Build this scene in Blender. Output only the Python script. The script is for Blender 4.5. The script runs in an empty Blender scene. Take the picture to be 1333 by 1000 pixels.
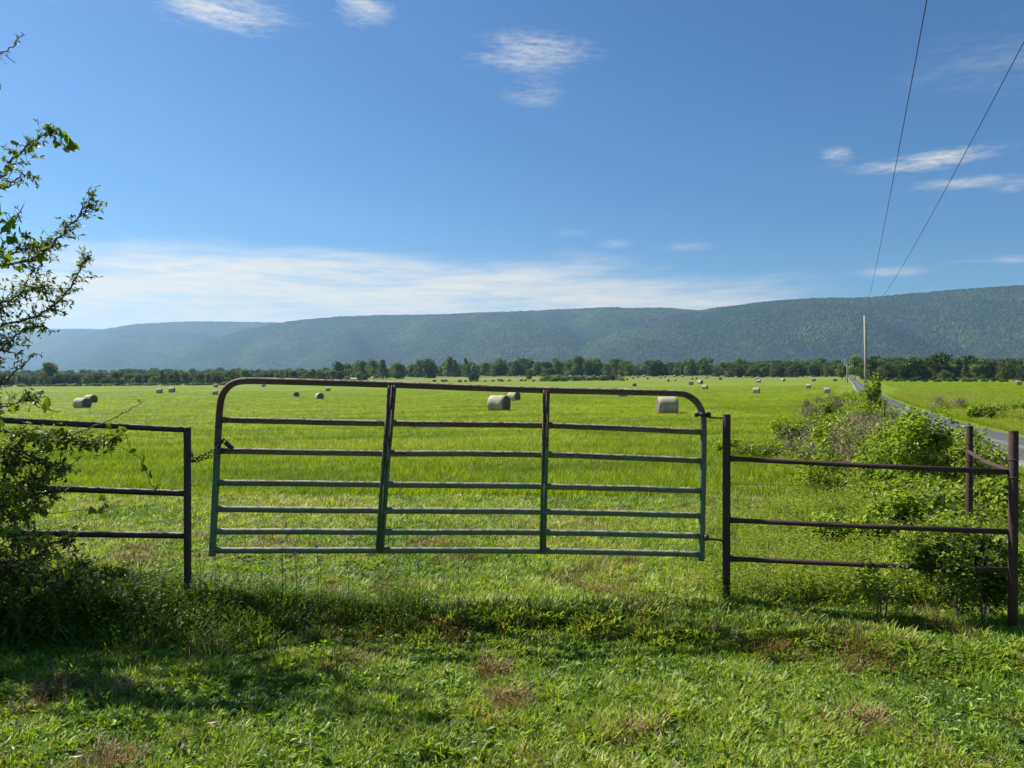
import bpy, math, random
import numpy as np
from mathutils import Vector, Matrix
R = math.radians
random.seed(7); rng = np.random.default_rng(7)
sc = bpy.context.scene
COL = sc.collection

# ------------------------------------------------------------------ camera
EYE = 1.65
cam = bpy.data.objects.new('camera', bpy.data.cameras.new('camera'))
cam.data.sensor_width = 36.0; cam.data.lens = 36.0 * 960 / 1333
cam.data.clip_start = 0.05; cam.data.clip_end = 40000
cam.location = (0, 0, EYE); cam.rotation_euler = (R(90 - 0.358), 0, 0)
COL.objects.link(cam); sc.camera = cam

# ------------------------------------------------------------------ light
SUN_AZ, SUN_EL = -60.0, 46.0            # degrees clockwise from the view direction, height
EXPOSURE = 0.88
SKY = 0.054
sc.view_settings.view_transform = 'Standard'; sc.view_settings.look = 'None'
sc.view_settings.exposure = EXPOSURE; sc.view_settings.gamma = 1.0
sc.view_settings.use_curve_mapping = False
sc.render.engine = 'CYCLES'
sc.cycles.use_denoising = True
sc.cycles.max_bounces = 8; sc.cycles.transparent_max_bounces = 16; sc.cycles.volume_bounces = 0
sc.cycles.sample_clamp_indirect = 4.0

sd = Vector((math.sin(R(SUN_AZ)) * math.cos(R(SUN_EL)), math.cos(R(SUN_AZ)) * math.cos(R(SUN_EL)), math.sin(R(SUN_EL))))
sl = bpy.data.lights.new('sun', 'SUN'); sl.energy = 5.0; sl.angle = R(0.5); sl.color = (1.0, 0.95, 0.86)
sun = bpy.data.objects.new('sun', sl); sun.rotation_euler = (-sd).to_track_quat('-Z', 'Y').to_euler(); COL.objects.link(sun)


class NT:
    """small node tree writer"""
    def __init__(s, nt): s.nt = nt; s.nt.nodes.clear()
    def n(s, typ, ins=None, **kw):
        nd = s.nt.nodes.new(typ)
        for k, v in kw.items(): setattr(nd, k, v)
        for k, v in (ins or {}).items():
            if isinstance(v, bpy.types.NodeSocket): s.nt.links.new(v, nd.inputs[k])
            elif v is not None: nd.inputs[k].default_value = v
        return nd
    def m(s, op, a, b=None, c=None, clamp=False):
        nd = s.n('ShaderNodeMath', {0: a, 1: b, 2: c}, operation=op, use_clamp=clamp); return nd.outputs[0]
    def mr(s, v, a, b, c=0.0, d=1.0, smooth=False):
        nd = s.n('ShaderNodeMapRange', {'Value': v, 'From Min': a, 'From Max': b, 'To Min': c, 'To Max': d})
        if smooth: nd.interpolation_type = 'SMOOTHSTEP'
        return nd.outputs[0]
    def mix(s, f, a, b, mode='MIX'):
        nd = s.n('ShaderNodeMix', data_type='RGBA', blend_type=mode)
        for i, v in ((0, f), (6, a), (7, b)):
            if isinstance(v, bpy.types.NodeSocket): s.nt.links.new(v, nd.inputs[i])
            else: nd.inputs[i].default_value = (*v, 1) if isinstance(v, tuple) and len(v) == 3 else v
        return nd.outputs[2]
    def noise(s, vec, scale, detail=3, rough=0.5, dim='3D', dist=0.0):
        nd = s.n('ShaderNodeTexNoise', {'Scale': scale, 'Detail': detail, 'Roughness': rough, 'Distortion': dist}, noise_dimensions=dim)
        if vec is not None: s.nt.links.new(vec, nd.inputs['Vector'])
        return nd.outputs[0]
    def ramp(s, f, stops):
        nd = s.n('ShaderNodeValToRGB', {0: f}); el = nd.color_ramp.elements
        while len(el) < len(stops): el.new(0.5)
        for e, (p, c) in zip(el, stops): e.position = p; e.color = (*c, 1)
        return nd.outputs[0]
    def scalev(s, v, sx, sy, sz):
        return s.n('ShaderNodeVectorMath', {0: v, 1: (sx, sy, sz)}, operation='MULTIPLY').outputs[0]


# ------------------------------------------------------------------ sky with thin high cloud
world = bpy.data.worlds.new('World'); sc.world = world; world.use_nodes = True
w = NT(world.node_tree)
sky = w.n('ShaderNodeTexSky', sky_type='NISHITA', sun_disc=False)
sky.sun_elevation = R(SUN_EL); sky.sun_rotation = R(SUN_AZ); sky.altitude = 200
sky.air_density = 1.0; sky.dust_density = 0.45; sky.ozone_density = 2.2
tc = w.n('ShaderNodeTexCoord').outputs['Generated']
xyz = w.n('ShaderNodeSeparateXYZ', {0: tc})
X, Y, Z = xyz.outputs
az = w.m('MULTIPLY', w.m('ARCTAN2', X, Y), 57.2958)            # degrees
el = w.m('MULTIPLY', w.m('ARCSINE', Z), 57.2958)
azel = w.n('ShaderNodeCombineXYZ', {0: az, 1: el, 2: 0.0}).outputs[0]
hor = w.m('MULTIPLY', w.m('COSINE', w.m('MULTIPLY', w.m('ADD', az, 12.0), 0.0349066)), 4.9)
top = w.m('ADD', hor, 5.3)
warp = w.noise(w.scalev(azel, 0.05, 0.30, 1), 1.0, 5, 0.62)
streak = w.noise(w.scalev(azel, 0.10, 0.95, 1), 1.0, 6, 0.62, dist=0.6)
fine = w.noise(w.scalev(azel, 0.30, 2.6, 1), 1.0, 5, 0.6, dist=0.8)
edge = w.m('ADD', top, w.m('MULTIPLY', w.m('SUBTRACT', warp, 0.5), 7.0))
depth = w.m('SUBTRACT', edge, el)
bandm = w.mr(depth, -0.3, 2.6, 0, 1, True)
tex = w.mr(w.m('ADD', w.m('MULTIPLY', streak, 0.65), w.m('MULTIPLY', fine, 0.35)), 0.32, 0.56, 0.28, 1.0)
low = w.mr(el, 7.5, 2.0, 0.0, 1.0, True)
band = w.m('MULTIPLY', bandm, w.m('MAXIMUM', tex, low))
azfade = w.mr(az, 20.0, 31.0, 1.0, 0.18, True)
band = w.m('MULTIPLY', band, azfade)
cl = w.m('MULTIPLY', band, 0.97)
wz = w.noise(w.scalev(w.n('ShaderNodeVectorMath', {0: azel, 1: w.n('ShaderNodeCombineXYZ', {0: 0.0, 1: w.m('MULTIPLY', az, .12)}).outputs[0]}, operation='ADD').outputs[0], 0.13, 0.75, 1), 1.0, 8, 0.62, dist=.25)
wf = w.mr(w.noise(w.scalev(azel, .9, 4.2, 1), 1.0, 6, .7, dist=.4), .28, .62, .58, 1.0)
wz = w.m('MULTIPLY', wz, wf)
wz = w.m('ADD', wz, .06)
for (a0, e0, sa, se, k) in ((-21.5, 24.9, 4.6, 1.2, 1.1), (-11.5, 26.2, 2.0, 1.1, 0.9), (1.6, 23.9, 4.6, 1.3, .9), (23.8, 15.5, 1.2, .7, .8),
                            (29.6, 14.5, 4.0, .6, 1.25), (31.4, 12.8, 2.8, .4, .9), (35, 12.2, 2, .5, .8), (27.6, 7.4, 2.6, .35, .8), (33.2, 7.6, 2.8, .35, .9),
                            (4.8, 11.2, 1.5, .28, .5), (8.0, 10.3, 1.2, .35, .5), (13.3, 9.9, 2.0, .28, .45), (1.6, 21.3, 2.0, 1.1, .5), (36, 20, 7, 2, .25),
                            (-60, 22, 14, 3, 1.0), (75, 18, 14, 2, 1.0), (120, 28, 16, 4, 1.0), (-120, 30, 16, 4, 1.0), (175, 24, 18, 3, 1.0)):
    da = w.m('DIVIDE', w.m('SUBTRACT', az, a0), sa); de = w.m('DIVIDE', w.m('SUBTRACT', el, e0), se)
    d2 = w.m('ADD', w.m('MULTIPLY', da, da), w.m('MULTIPLY', de, de))
    g = w.m('POWER', 2.7183, w.m('MULTIPLY', d2, -0.9))
    cl = w.m('MAXIMUM', cl, w.m('MULTIPLY', w.mr(w.m('MULTIPLY', g, w.mr(wz, 0.30, 0.72)), 0.10, 0.75), 0.62 * k))
cl = w.m('MULTIPLY', cl, w.mr(el, -1, 1, 0, 1), clamp=True)
skyc = w.n('ShaderNodeHueSaturation', {'Saturation': 1.22, 'Value': 1.0, 'Color': sky.outputs[0]}).outputs[0]
skyc = w.mix(1.0, skyc, (.64, .92, 1.10), 'MULTIPLY')
out = w.mix(cl, skyc, (9.6, 8.9, 7.5))
bg = w.n('ShaderNodeBackground', {'Color': out, 'Strength': SKY})
w.n('ShaderNodeOutputWorld', {'Surface': bg.outputs[0]})

# ------------------------------------------------------------------ object helpers
def link(o, parent=None):
    COL.objects.link(o)
    if parent is not None: o.parent = parent
    return o

def tag(o, label=None, cat=None, group=None, kind=None):
    if label: o['label'] = label
    if cat: o['category'] = cat
    if group: o['group'] = group
    if kind: o['kind'] = kind
    return o

def thing(name, label, cat, loc=(0, 0, 0), group=None, rz=0.0):
    o = bpy.data.objects.new(name, None); o.location = loc; o.rotation_euler = (0, 0, rz); link(o)
    o.empty_display_size = 0.2
    return tag(o, label, cat, group)

class MB:
    def __init__(s): s.v = []; s.f = []; s.smooth = True
    def tube(s, pts, rad, n=10, caps=True):
        pts = [Vector(p) for p in pts]; rads = rad if hasattr(rad, '__len__') else [rad] * len(pts)
        base = len(s.v); prev = None
        for i, p in enumerate(pts):
            t = (pts[min(i + 1, len(pts) - 1)] - pts[max(i - 1, 0)]).normalized()
            if prev is None: u = t.orthogonal().normalized()
            else:
                u = prev - t * prev.dot(t)
                u = u.normalized() if u.length > 1e-6 else t.orthogonal().normalized()
            prev = u; vv = t.cross(u)
            for k in range(n):
                a = 2 * math.pi * k / n
                s.v.append(p + (u * math.cos(a) + vv * math.sin(a)) * rads[i])
        for i in range(len(pts) - 1):
            for k in range(n):
                a = base + i * n + k; b = base + i * n + (k + 1) % n
                s.f.append((a, b, b + n, a + n))
        if caps:
            s.f.append(tuple(base + k for k in reversed(range(n))))
            s.f.append(tuple(base + (len(pts) - 1) * n + k for k in range(n)))
    def box(s, c, d, rot=None):
        b = len(s.v); c = Vector(c)
        for x in (-1, 1):
            for y in (-1, 1):
                for z in (-1, 1):
                    q = Vector((x * d[0] / 2, y * d[1] / 2, z * d[2] / 2))
                    if rot is not None: q = rot @ q
                    s.v.append(c + q)
        for f in ((0, 1, 3, 2), (4, 6, 7, 5), (0, 4, 5, 1), (2, 3, 7, 6), (0, 2, 6, 4), (1, 5, 7, 3)): s.f.append(tuple(b + i for i in f))
    def leaf(s, p, d, nrm, ln, wd):
        """folded leaf, two faces"""
        b = len(s.v); side = d.cross(nrm)
        if side.length < 1e-5: side = d.orthogonal()
        side.normalize(); m = p + d * ln * 0.45 + nrm * wd * 0.18
        s.v += [p, m + side * wd * 0.5, p + d * ln - nrm * ln * 0.08, m - side * wd * 0.5]
        s.f += [(b, b + 1, b + 2), (b, b + 2, b + 3)]
    def mesh(s, name, mat, smooth=True):
        me = bpy.data.meshes.new(name); me.from_pydata([tuple(v) for v in s.v], [], s.f)
        if smooth: me.polygons.foreach_set('use_smooth', [True] * len(me.polygons))
        me.materials.append(mat); me.update(); return me
    def build(s, name, mat, parent=None, smooth=True, origin=None):
        if origin is not None:
            o3 = Vector(origin); s.v = [Vector(v) - o3 for v in s.v]
        o = bpy.data.objects.new(name, s.mesh(name, mat, smooth))
        if origin is not None: o.location = origin
        return link(o, parent)

def grid_mesh(name, verts, nu, nv, mat, smooth=True):
    """verts: (nv*nu,3) row major"""
    idx = np.arange(nu * nv).reshape(nv, nu)
    q = np.stack([idx[:-1, :-1], idx[:-1, 1:], idx[1:, 1:], idx[1:, :-1]], -1).reshape(-1, 4)
    me = bpy.data.meshes.new(name)
    me.vertices.add(len(verts)); me.vertices.foreach_set('co', verts.astype(np.float32).ravel())
    me.loops.add(q.size); me.loops.foreach_set('vertex_index', q.astype(np.int32).ravel())
    me.polygons.add(len(q)); me.polygons.foreach_set('loop_start', np.arange(0, q.size, 4, dtype=np.int32))
    me.update(calc_edges=True); me.validate()
    if smooth: me.polygons.foreach_set('use_smooth', [True] * len(me.polygons))
    me.materials.append(mat)
    return me

def mat(name):
    m = bpy.data.materials.new(name); m.use_nodes = True; return m, NT(m.node_tree)

# ------------------------------------------------------------------ numpy value noise
_perm = rng.random((256, 256))
def vn(x, y, s=1.0, octv=3, seed=0):
    x = np.asarray(x, float) * s + seed * 17.31; y = np.asarray(y, float) * s + seed * 9.7
    tot = 0; amp = 1; nrm = 0
    for o in range(octv):
        xi = np.floor(x).astype(int); yi = np.floor(y).astype(int); fx = x - xi; fy = y - yi
        fx = fx * fx * (3 - 2 * fx); fy = fy * fy * (3 - 2 * fy)
        g = lambda a, b: _perm[a & 255, b & 255]
        v = (g(xi, yi) * (1 - fx) + g(xi + 1, yi) * fx) * (1 - fy) + (g(xi, yi + 1) * (1 - fx) + g(xi + 1, yi + 1) * fx) * fy
        tot = tot + v * amp; nrm += amp; amp *= 0.5; x = x * 2.03 + 5.1; y = y * 2.03 + 3.7
    return tot / nrm

# ------------------------------------------------------------------ terrain
PXC = np.array([-400, 50, 400, 670, 900, 1050, 1110, 1150, 1330, 1800.])
TD = np.array([3, 5, 7, 10, 15, 25, 40, 60, 100, 170, 230, 310, 420, 600, 1000, 3000, 9000.])
TZ = np.array([
 [0] * 10, [0] * 10,
 [-.03] * 10,
 [-.18, -.18, -.18, -.18, -.17, -.15, -.15, -.15, -.15, -.15],
 [-.45, -.45, -.42, -.40, -.38, -.33, -.33, -.35, -.4, -.4],
 [-.75, -.7, -.65, -.6, -.6, -.55, -.5, -.5, -.5, -.5],
 [-1.1, -1.0, -.9, -.8, -.78, -.7, -.6, -.6, -.5, -.4],
 [-1.4, -1.3, -1.1, -.95, -.9, -.8, -.7, -.65, -.5, -.4],
 [-2.1, -1.95, -1.7, -1.4, -1.15, -1.0, -.85, -.75, -.4, -.2],
 [-2.9, -2.6, -2.45, -1.9, -1.6, -1.5, -.9, -.8, -.2, 0],
 [-3.1, -2.8, -2.5, -1.8, -1.3, -1.1, -.4, -.4, 0, .2],
 [-2.6, -2.4, -1.9, -1.0, -.1, .2, .9, .6, .5, .8],
 [-2.4, -2.2, -1.0, .5, 1.4, 1.5, 2.3, 1.9, 1.8, 2],
 [-1.7, -1.3, 1.0, 4, 4, 3.9, 5.4, 4.6, 4, 4],
 [1, 2, 4, 8, 8, 8, 9, 9, 8, 8],
 [16, 16, 18, 20, 20, 20, 20, 20, 20, 20],
 [40] * 10])
LR = np.linspace(0, 1, 161); LC = np.linspace(PXC[0], PXC[-1], 111)
_ld = np.log(TD); _lg = _ld[0] + LR * (_ld[-1] - _ld[0])
_a = np.array([np.interp(_lg, _ld, TZ[:, c]) for c in range(len(PXC))]).T
_F = np.array([np.interp(LC, PXC, r) for r in _a])
def _sm(A, it):
    for _ in range(it):
        B = A.copy(); B[1:-1] = (A[:-2] + 2 * A[1:-1] + A[2:]) / 4; A = B
        B = A.copy(); B[:, 1:-1] = (A[:, :-2] + 2 * A[:, 1:-1] + A[:, 2:]) / 4; A = B
    return A
_F = _sm(_F, 5)

def bank_line(x):      # wavy lip of the mown bank in front of the gate
    return 5.02 + 0.22 * (-x) * 0.25 - 0.10 * np.clip(x, -9, 9) + 0.10 * np.sin(x * 1.7 + .6) + 0.05 * np.sin(x * 4.1)

def terrain(x, y):
    x = np.asarray(x, float); y = np.asarray(y, float)
    D = np.clip(y, 3.001, 8990); px = np.clip(666.5 + 960 * x / np.maximum(D, 3), PXC[0], PXC[-1] - .01)
    fy = (np.log(D) - _ld[0]) / (_ld[-1] - _ld[0]) * 160; fx = (px - LC[0]) / (LC[-1] - LC[0]) * 110
    yi = np.clip(np.floor(fy).astype(int), 0, 159); xi = np.clip(np.floor(fx).astype(int), 0, 109); fy = fy - yi; fx = fx - xi
    z = (_F[yi, xi] * (1 - fx) + _F[yi, xi + 1] * fx) * (1 - fy) + (_F[yi + 1, xi] * (1 - fx) + _F[yi + 1, xi + 1] * fx) * fy
    near = np.clip((30 - y) / 20, 0, 1)
    z = z + near * ((vn(x, y, 0.9, 3) - .5) * .07)
    d = bank_line(x) - y                   # > 0 on the camera's side of the lip
    s = np.clip(d / 0.30, 0, 1); s = s * s * (3 - 2 * s)
    z = z - 0.06 * s * np.clip((5 - abs(x)) / 1.5, 0, 1) + 0.015 * np.exp(-(d + .08) ** 2 / .02)
    mid = np.clip((y - 12) / 20, 0, 1)
    return z + mid * (vn(x, y, 0.06, 3, 3) - .5) * .30

def gz(x, y): return float(terrain(x, y))
def P(px, py, D): return Vector(((px - 666.5) / 960 * D, D, EYE + (494 - py) / 960 * D))
def G(px, D): x = (px - 666.5) / 960 * D; return Vector((x, D, gz(x, D)))

# road: right edge polyline, width
RE = np.array([(-40, -9), (-20, 1.0), (-5, 7.6), (5, 11.6), (15, 15.1), (26.4, 18.6), (32.5, 20.9), (46, 26.7), (54, 30.3), (100, 51.2), (250, 119.2), (420, 195), (600, 276.0), (760, 347)])
RW = 3.7
def road_right(y): return np.interp(y, RE[:, 0], RE[:, 1])
def road_dist(x, y):   # signed offset from the road centre, metres across
    return (x - (road_right(y) - RW * .55)) * 0.90

ROADP = 0.06

# ------------------------------------------------------------------ materials
def leaf_mat(name, dark, mid, light, trans=0.45, rough=0.5, inst=True, dry=None, spec=0.25):
    m, t = mat(name)
    if inst == 'inst': a = t.n('ShaderNodeAttribute', attribute_name='tint', attribute_type='INSTANCER').outputs['Fac']
    else:
        g = t.n('ShaderNodeNewGeometry'); rnd = g.outputs['Random Per Island']
        a = rnd
        if inst == 'obj':
            oi = t.n('ShaderNodeObjectInfo').outputs['Random']
            a = t.m('ADD', t.m('MULTIPLY', rnd, 0.5), t.m('MULTIPLY', oi, 0.5))
    if inst == 'inst':
        isl = t.n('ShaderNodeNewGeometry').outputs['Random Per Island']
        a = t.m('ADD', a, t.m('MULTIPLY', t.m('SUBTRACT', isl, 0.5), 0.48), clamp=True)
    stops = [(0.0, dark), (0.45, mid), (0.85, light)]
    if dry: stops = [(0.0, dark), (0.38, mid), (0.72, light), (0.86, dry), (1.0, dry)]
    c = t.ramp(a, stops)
    df = t.n('ShaderNodeBsdfPrincipled', {'Base Color': c, 'Roughness': rough, 'Specular IOR Level': spec})
    tcol = t.mix(1.0, c, (1.35, 1.35, 0.55), 'MULTIPLY')
    tr = t.n('ShaderNodeBsdfTranslucent', {'Color': tcol})
    mx = t.n('ShaderNodeMixShader', {0: trans, 1: df.outputs[0], 2: tr.outputs[0]})
    t.n('ShaderNodeOutputMaterial', {'Surface': mx.outputs[0]})
    return m

M_lawn = leaf_mat('lawn_blades', (.045, .090, .010), (.195, .31, .030), (.385, .49, .048), .42, inst='inst', dry=(.32, .23, .10), spec=.4)
M_field = leaf_mat('field_blades', (.11, .18, .009), (.215, .29, .010), (.30, .36, .018), .48, inst='inst', dry=(.34, .34, .06))
M_dry = leaf_mat('dry_blades', (.08, .050, .020), (.21, .135, .055), (.36, .25, .11), .25, inst='inst')
M_weed = leaf_mat('weed_leaves', (.06, .10, .010), (.19, .27, .022), (.34, .42, .036), .42, inst='inst', dry=(.30, .27, .10))
M_far = leaf_mat('tree_leaves', (.022, .042, .010), (.062, .095, .018), (.15, .19, .032), .3, inst='obj')
M_farl = leaf_mat('light_tree_leaves', (.07, .11, .018), (.12, .17, .026), (.18, .24, .036), .3, inst='obj')
M_bush = leaf_mat('bush_leaves', (.06, .10, .010), (.17, .25, .022), (.33, .41, .036), .44, inst='isl')
M_bush2 = leaf_mat('dark_bush_leaves', (.035, .06, .010), (.10, .15, .016), (.22, .29, .030), .40, inst='isl')
M_vine = leaf_mat('vine_leaves', (.07, .12, .010), (.20, .29, .018), (.36, .45, .028), .45, inst='isl', rough=.35)
M_shrub = leaf_mat('shrub_leaves', (.028, .050, .010), (.08, .11, .018), (.22, .26, .04), .42, inst='isl', rough=.38)
M_heart = leaf_mat('heart_leaves', (.07, .12, .012), (.17, .26, .015), (.36, .45, .02), .5, inst='isl', rough=.35)
M_brush = leaf_mat('dead_brush', (.12, .09, .06), (.24, .19, .13), (.36, .30, .21), .15, inst='isl')

def bark_mat(name, c1, c2, sc_=12):
    m, t = mat(name); co = t.n('ShaderNodeTexCoord').outputs['Object']
    nz = t.noise(t.scalev(co, 1, 1, .18), sc_, 5, .6)
    c = t.ramp(nz, [(.3, c1), (.7, c2)])
    b = t.n('ShaderNodeBump', {'Strength': .5, 'Distance': .02, 'Height': nz})
    p = t.n('ShaderNodeBsdfPrincipled', {'Base Color': c, 'Roughness': .85, 'Normal': b.outputs[0]})
    t.n('ShaderNodeOutputMaterial', {'Surface': p.outputs[0]}); return m
M_bark = bark_mat('bark', (.05, .04, .03), (.13, .11, .09))
M_twig = bark_mat('twig_bark', (.06, .045, .04), (.14, .11, .095), 40)
M_pole = bark_mat('weathered_pole_wood', (.20, .18, .15), (.38, .35, .30), 5)

# rusty painted steel of the gate
def steel(name, paint, rust_lo, rust_hi, bright=None, amount=.5, zfac=True, nsc=22):
    m, t = mat(name); co = t.n('ShaderNodeTexCoord').outputs['Object']
    ge = t.n('ShaderNodeNewGeometry'); pos = ge.outputs['Position']
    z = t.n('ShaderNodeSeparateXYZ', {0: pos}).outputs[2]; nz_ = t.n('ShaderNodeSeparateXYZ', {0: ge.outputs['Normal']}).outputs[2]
    n1 = t.noise(pos, nsc, 6, .68); n2 = t.noise(pos, 90, 4, .6); n3 = t.noise(pos, 3.2, 3, .5)
    rc = t.ramp(n2, [(.3, rust_lo), (.68, rust_hi)])
    f = t.m('ADD', t.m('ADD', t.m('MULTIPLY', n1, .8), t.m('MULTIPLY', n3, .5)), amount - .9)
    f = t.m('ADD', f, t.m('MULTIPLY', nz_, .20))
    if zfac: f = t.m('ADD', f, t.mr(z, .45, 1.5, -.22, .26))
    k = t.mr(f, .10, .26)
    pc = t.mix(t.mr(n1, .3, .7), paint, tuple(min(1, c * 1.5 + .01) for c in paint))
    c = t.mix(k, pc, rc)
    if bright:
        c = t.mix(t.m('MULTIPLY', t.mr(n1, .42, .54), t.mr(nz_, .45, .9)), c, bright)  # patchy brighter colour painted on upward faces, as if catching sunlight
    b = t.n('ShaderNodeBump', {'Strength': .7, 'Distance': .004, 'Height': t.m('ADD', t.m('MULTIPLY', n1, 1.0), t.m('MULTIPLY', n2, .5))})
    p = t.n('ShaderNodeBsdfPrincipled', {'Base Color': c, 'Roughness': t.mr(k, 0, 1, .42, .85), 'Normal': b.outputs[0], 'Specular IOR Level': .4})
    t.n('ShaderNodeOutputMaterial', {'Surface': p.outputs[0]}); return m
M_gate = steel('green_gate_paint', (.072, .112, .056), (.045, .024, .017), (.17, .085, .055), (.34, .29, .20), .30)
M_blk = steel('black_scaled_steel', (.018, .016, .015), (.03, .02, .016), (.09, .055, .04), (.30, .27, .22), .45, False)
M_rust = steel('brown_rusted_pipe', (.040, .022, .018), (.034, .018, .014), (.080, .040, .030), None, .6, False)
M_wire = steel('dull_wire', (.09, .085, .08), (.06, .045, .035), (.13, .11, .09), None, .5, False)

# ------------------------------------------------------------------ ground sheet
m_ground, t = mat('ground_cover'); pos = t.n('ShaderNodeNewGeometry').outputs['Position']
sx = t.n('ShaderNodeSeparateXYZ', {0: pos}); gx, gy = sx.outputs[0], sx.outputs[1]
n_a = t.noise(pos, 2.4, 5, .6); n_b = t.noise(pos, 34, 4, .6); n_c = t.noise(t.scalev(pos, .35, 1, 1), .12, 4, .55)
n_d = t.noise(t.scalev(pos, .16, 1.0, 1), .05, 3, .5); n_e = t.noise(pos, 1.3, 6, .65)
mown = t.ramp(t.m('ADD', t.m('MULTIPLY', n_a, .5), t.m('MULTIPLY', n_b, .5)), [(.32, (.035, .030, .016)), (.45, (.045, .065, .016)), (.58, (.085, .14, .025)), (.72, (.16, .13, .06))])
field = t.ramp(t.m('ADD', t.m('MULTIPLY', n_c, .6), t.m('MULTIPLY', n_e, .4)), [(.32, (.10, .165, .010)), (.50, (.135, .195, .012)), (.70, (.17, .225, .020))])
straw = t.mix(t.mr(n_d, .50, .62, 0, .55), field, (.20, .22, .045))
pasture = t.ramp(t.noise(t.scalev(pos, .3, 1, 1), .02, 4, .6), [(.35, (.09, .13, .02)), (.5, (.16, .185, .045)), (.62, (.24, .205, .10)), (.75, (.10, .14, .02))])
wood = t.ramp(t.noise(pos, .05, 6, .7), [(.35, (.025, .045, .012)), (.6, (.05, .085, .02))])
fmask = t.mr(t.m('ADD', gy, t.m('MULTIPLY', n_a, 1.5)), 12.2, 13.4)
c = t.mix(fmask, mown, straw)
c = t.mix(t.mr(t.m('ADD', gy, t.m('MULTIPLY', n_c, 60)), 400, 470, 0, .65), c, pasture)
c = t.mix(t.mr(gy, 900, 1300), c, wood)
bmp = t.n('ShaderNodeBump', {'Strength': .6, 'Distance': .12, 'Height': t.m('ADD', n_e, n_b)})
p = t.n('ShaderNodeBsdfPrincipled', {'Base Color': c, 'Roughness': .95, 'Specular IOR Level': .1, 'Normal': bmp.outputs[0]})
t.n('ShaderNodeOutputMaterial', {'Surface': p.outputs[0]})

ys = np.concatenate([[-600, -200, -80, -40, -20, -10, -5, -2, 0, 1, 2], np.arange(2.4, 9, .035), np.exp(np.linspace(np.log(9), np.log(9400), 380))])
us = np.concatenate([[-6.0, -3.0, -1.8, -1.2], np.linspace(-.9, .9, 420), [1.2, 1.8, 3.0, 6.0]])
YY, UU = np.meshgrid(ys, us, indexing='ij'); XX = UU * np.maximum(YY, 4.0)
XX = np.where(np.abs(UU) > 1, np.sign(UU) * np.maximum(np.abs(XX), 60 * (np.abs(UU) - .9)), XX)
XX = np.where((YY < 0), UU * (4 - YY * 1.0), XX)
ZZ = terrain(XX, YY)
o = bpy.data.objects.new('ground', grid_mesh('ground', np.stack([XX, YY, ZZ], -1).reshape(-1, 3), len(us), len(ys), m_ground)); link(o)
tag(o, kind='structure')

# ------------------------------------------------------------------ road
m_road, t = mat('worn_asphalt'); pos = t.n('ShaderNodeNewGeometry').outputs['Position']
uv = t.n('ShaderNodeAttribute', attribute_name='across').outputs['Fac']
n1 = t.noise(pos, 60, 4, .7); n2 = t.noise(pos, 1.1, 5, .6); n3 = t.noise(pos, 9, 4, .6)
base = t.ramp(n1, [(.3, (.060, .060, .060)), (.7, (.11, .11, .108))])
a = t.m('ABSOLUTE', uv)
gr = t.m('MAXIMUM', t.mr(t.m('ADD', a, t.m('MULTIPLY', t.m('SUBTRACT', n2, .5), .35)), .66, .90), t.m('MULTIPLY', t.mr(t.m('ADD', a, t.m('MULTIPLY', n2, .25)), .28, .10), .55))
gc = t.ramp(n3, [(.3, (.20, .185, .16)), (.7, (.33, .31, .27))])
c = t.mix(gr, base, gc)
b = t.n('ShaderNodeBump', {'Strength': .5, 'Distance': .01, 'Height': n1})
p = t.n('ShaderNodeBsdfPrincipled', {'Base Color': c, 'Roughness': .8, 'Specular IOR Level': .3, 'Normal': b.outputs[0]})
t.n('ShaderNodeOutputMaterial', {'Surface': p.outputs[0]})
ry = np.concatenate([np.arange(-38, 80, 1.0), np.exp(np.linspace(np.log(80), np.log(750), 120))])
k = np.ones(9) / 9; rc = np.convolve(np.pad(road_right(ry), 4, 'edge'), k, 'valid')
s_ = np.linspace(-1, 1, 9)
RX = rc[:, None] - RW * .55 + s_[None] * RW * .55; RY = np.repeat(ry[:, None], 9, 1)
zc = terrain(RX[:, 4], ry); zc = np.convolve(np.pad(zc, 4, 'edge'), k, 'valid')
zmax = terrain(RX, RY).max(1)
RZ = np.maximum(zc + ROADP, zmax + .02)[:, None] + .03 * (1 - s_[None] ** 2)
RZ[:, 0] -= .22; RZ[:, -1] -= .22
me = grid_mesh('road', np.stack([RX, RY, RZ], -1).reshape(-1, 3), 9, len(ry), m_road)
at = me.attributes.new('across', 'FLOAT', 'POINT'); at.data.foreach_set('value', np.tile(s_, len(ry)).astype(np.float32))
o = link(bpy.data.objects.new('road', me)); tag(o, kind='structure')

# ------------------------------------------------------------------ mountains
m_mt, t = mat('forested_slope'); pos = t.n('ShaderNodeNewGeometry').outputs['Position']
vo = t.n('ShaderNodeTexVoronoi', {'Vector': pos, 'Scale': .055}, feature='F1', distance='EUCLIDEAN'); n1 = t.noise(pos, .02, 6, .7); n2 = t.noise(pos, .0025, 4, .6)
c = t.ramp(t.m('ADD', t.m('MULTIPLY', n1, .5), t.m('MULTIPLY', n2, .5)), [(.36, (.012, .022, .008)), (.50, (.038, .056, .015)), (.62, (.10, .115, .030))])
c = t.mix(t.mr(vo.outputs['Distance'], .25, .7, 0, .62), c, (.010, .022, .008))  # gaps between lit crowns painted darker, canopy shade put into the colour
h = t.m('ADD', t.m('MULTIPLY', vo.outputs['Distance'], -1.0), t.m('MULTIPLY', n1, 1.0))
b = t.n('ShaderNodeBump', {'Strength': 1.0, 'Distance': 16.0, 'Height': h})
p = t.n('ShaderNodeBsdfPrincipled', {'Base Color': c, 'Roughness': 1, 'Specular IOR Level': 0, 'Normal': b.outputs[0]})
t.n('ShaderNodeOutputMaterial', {'Surface': p.outputs[0]})
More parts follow.
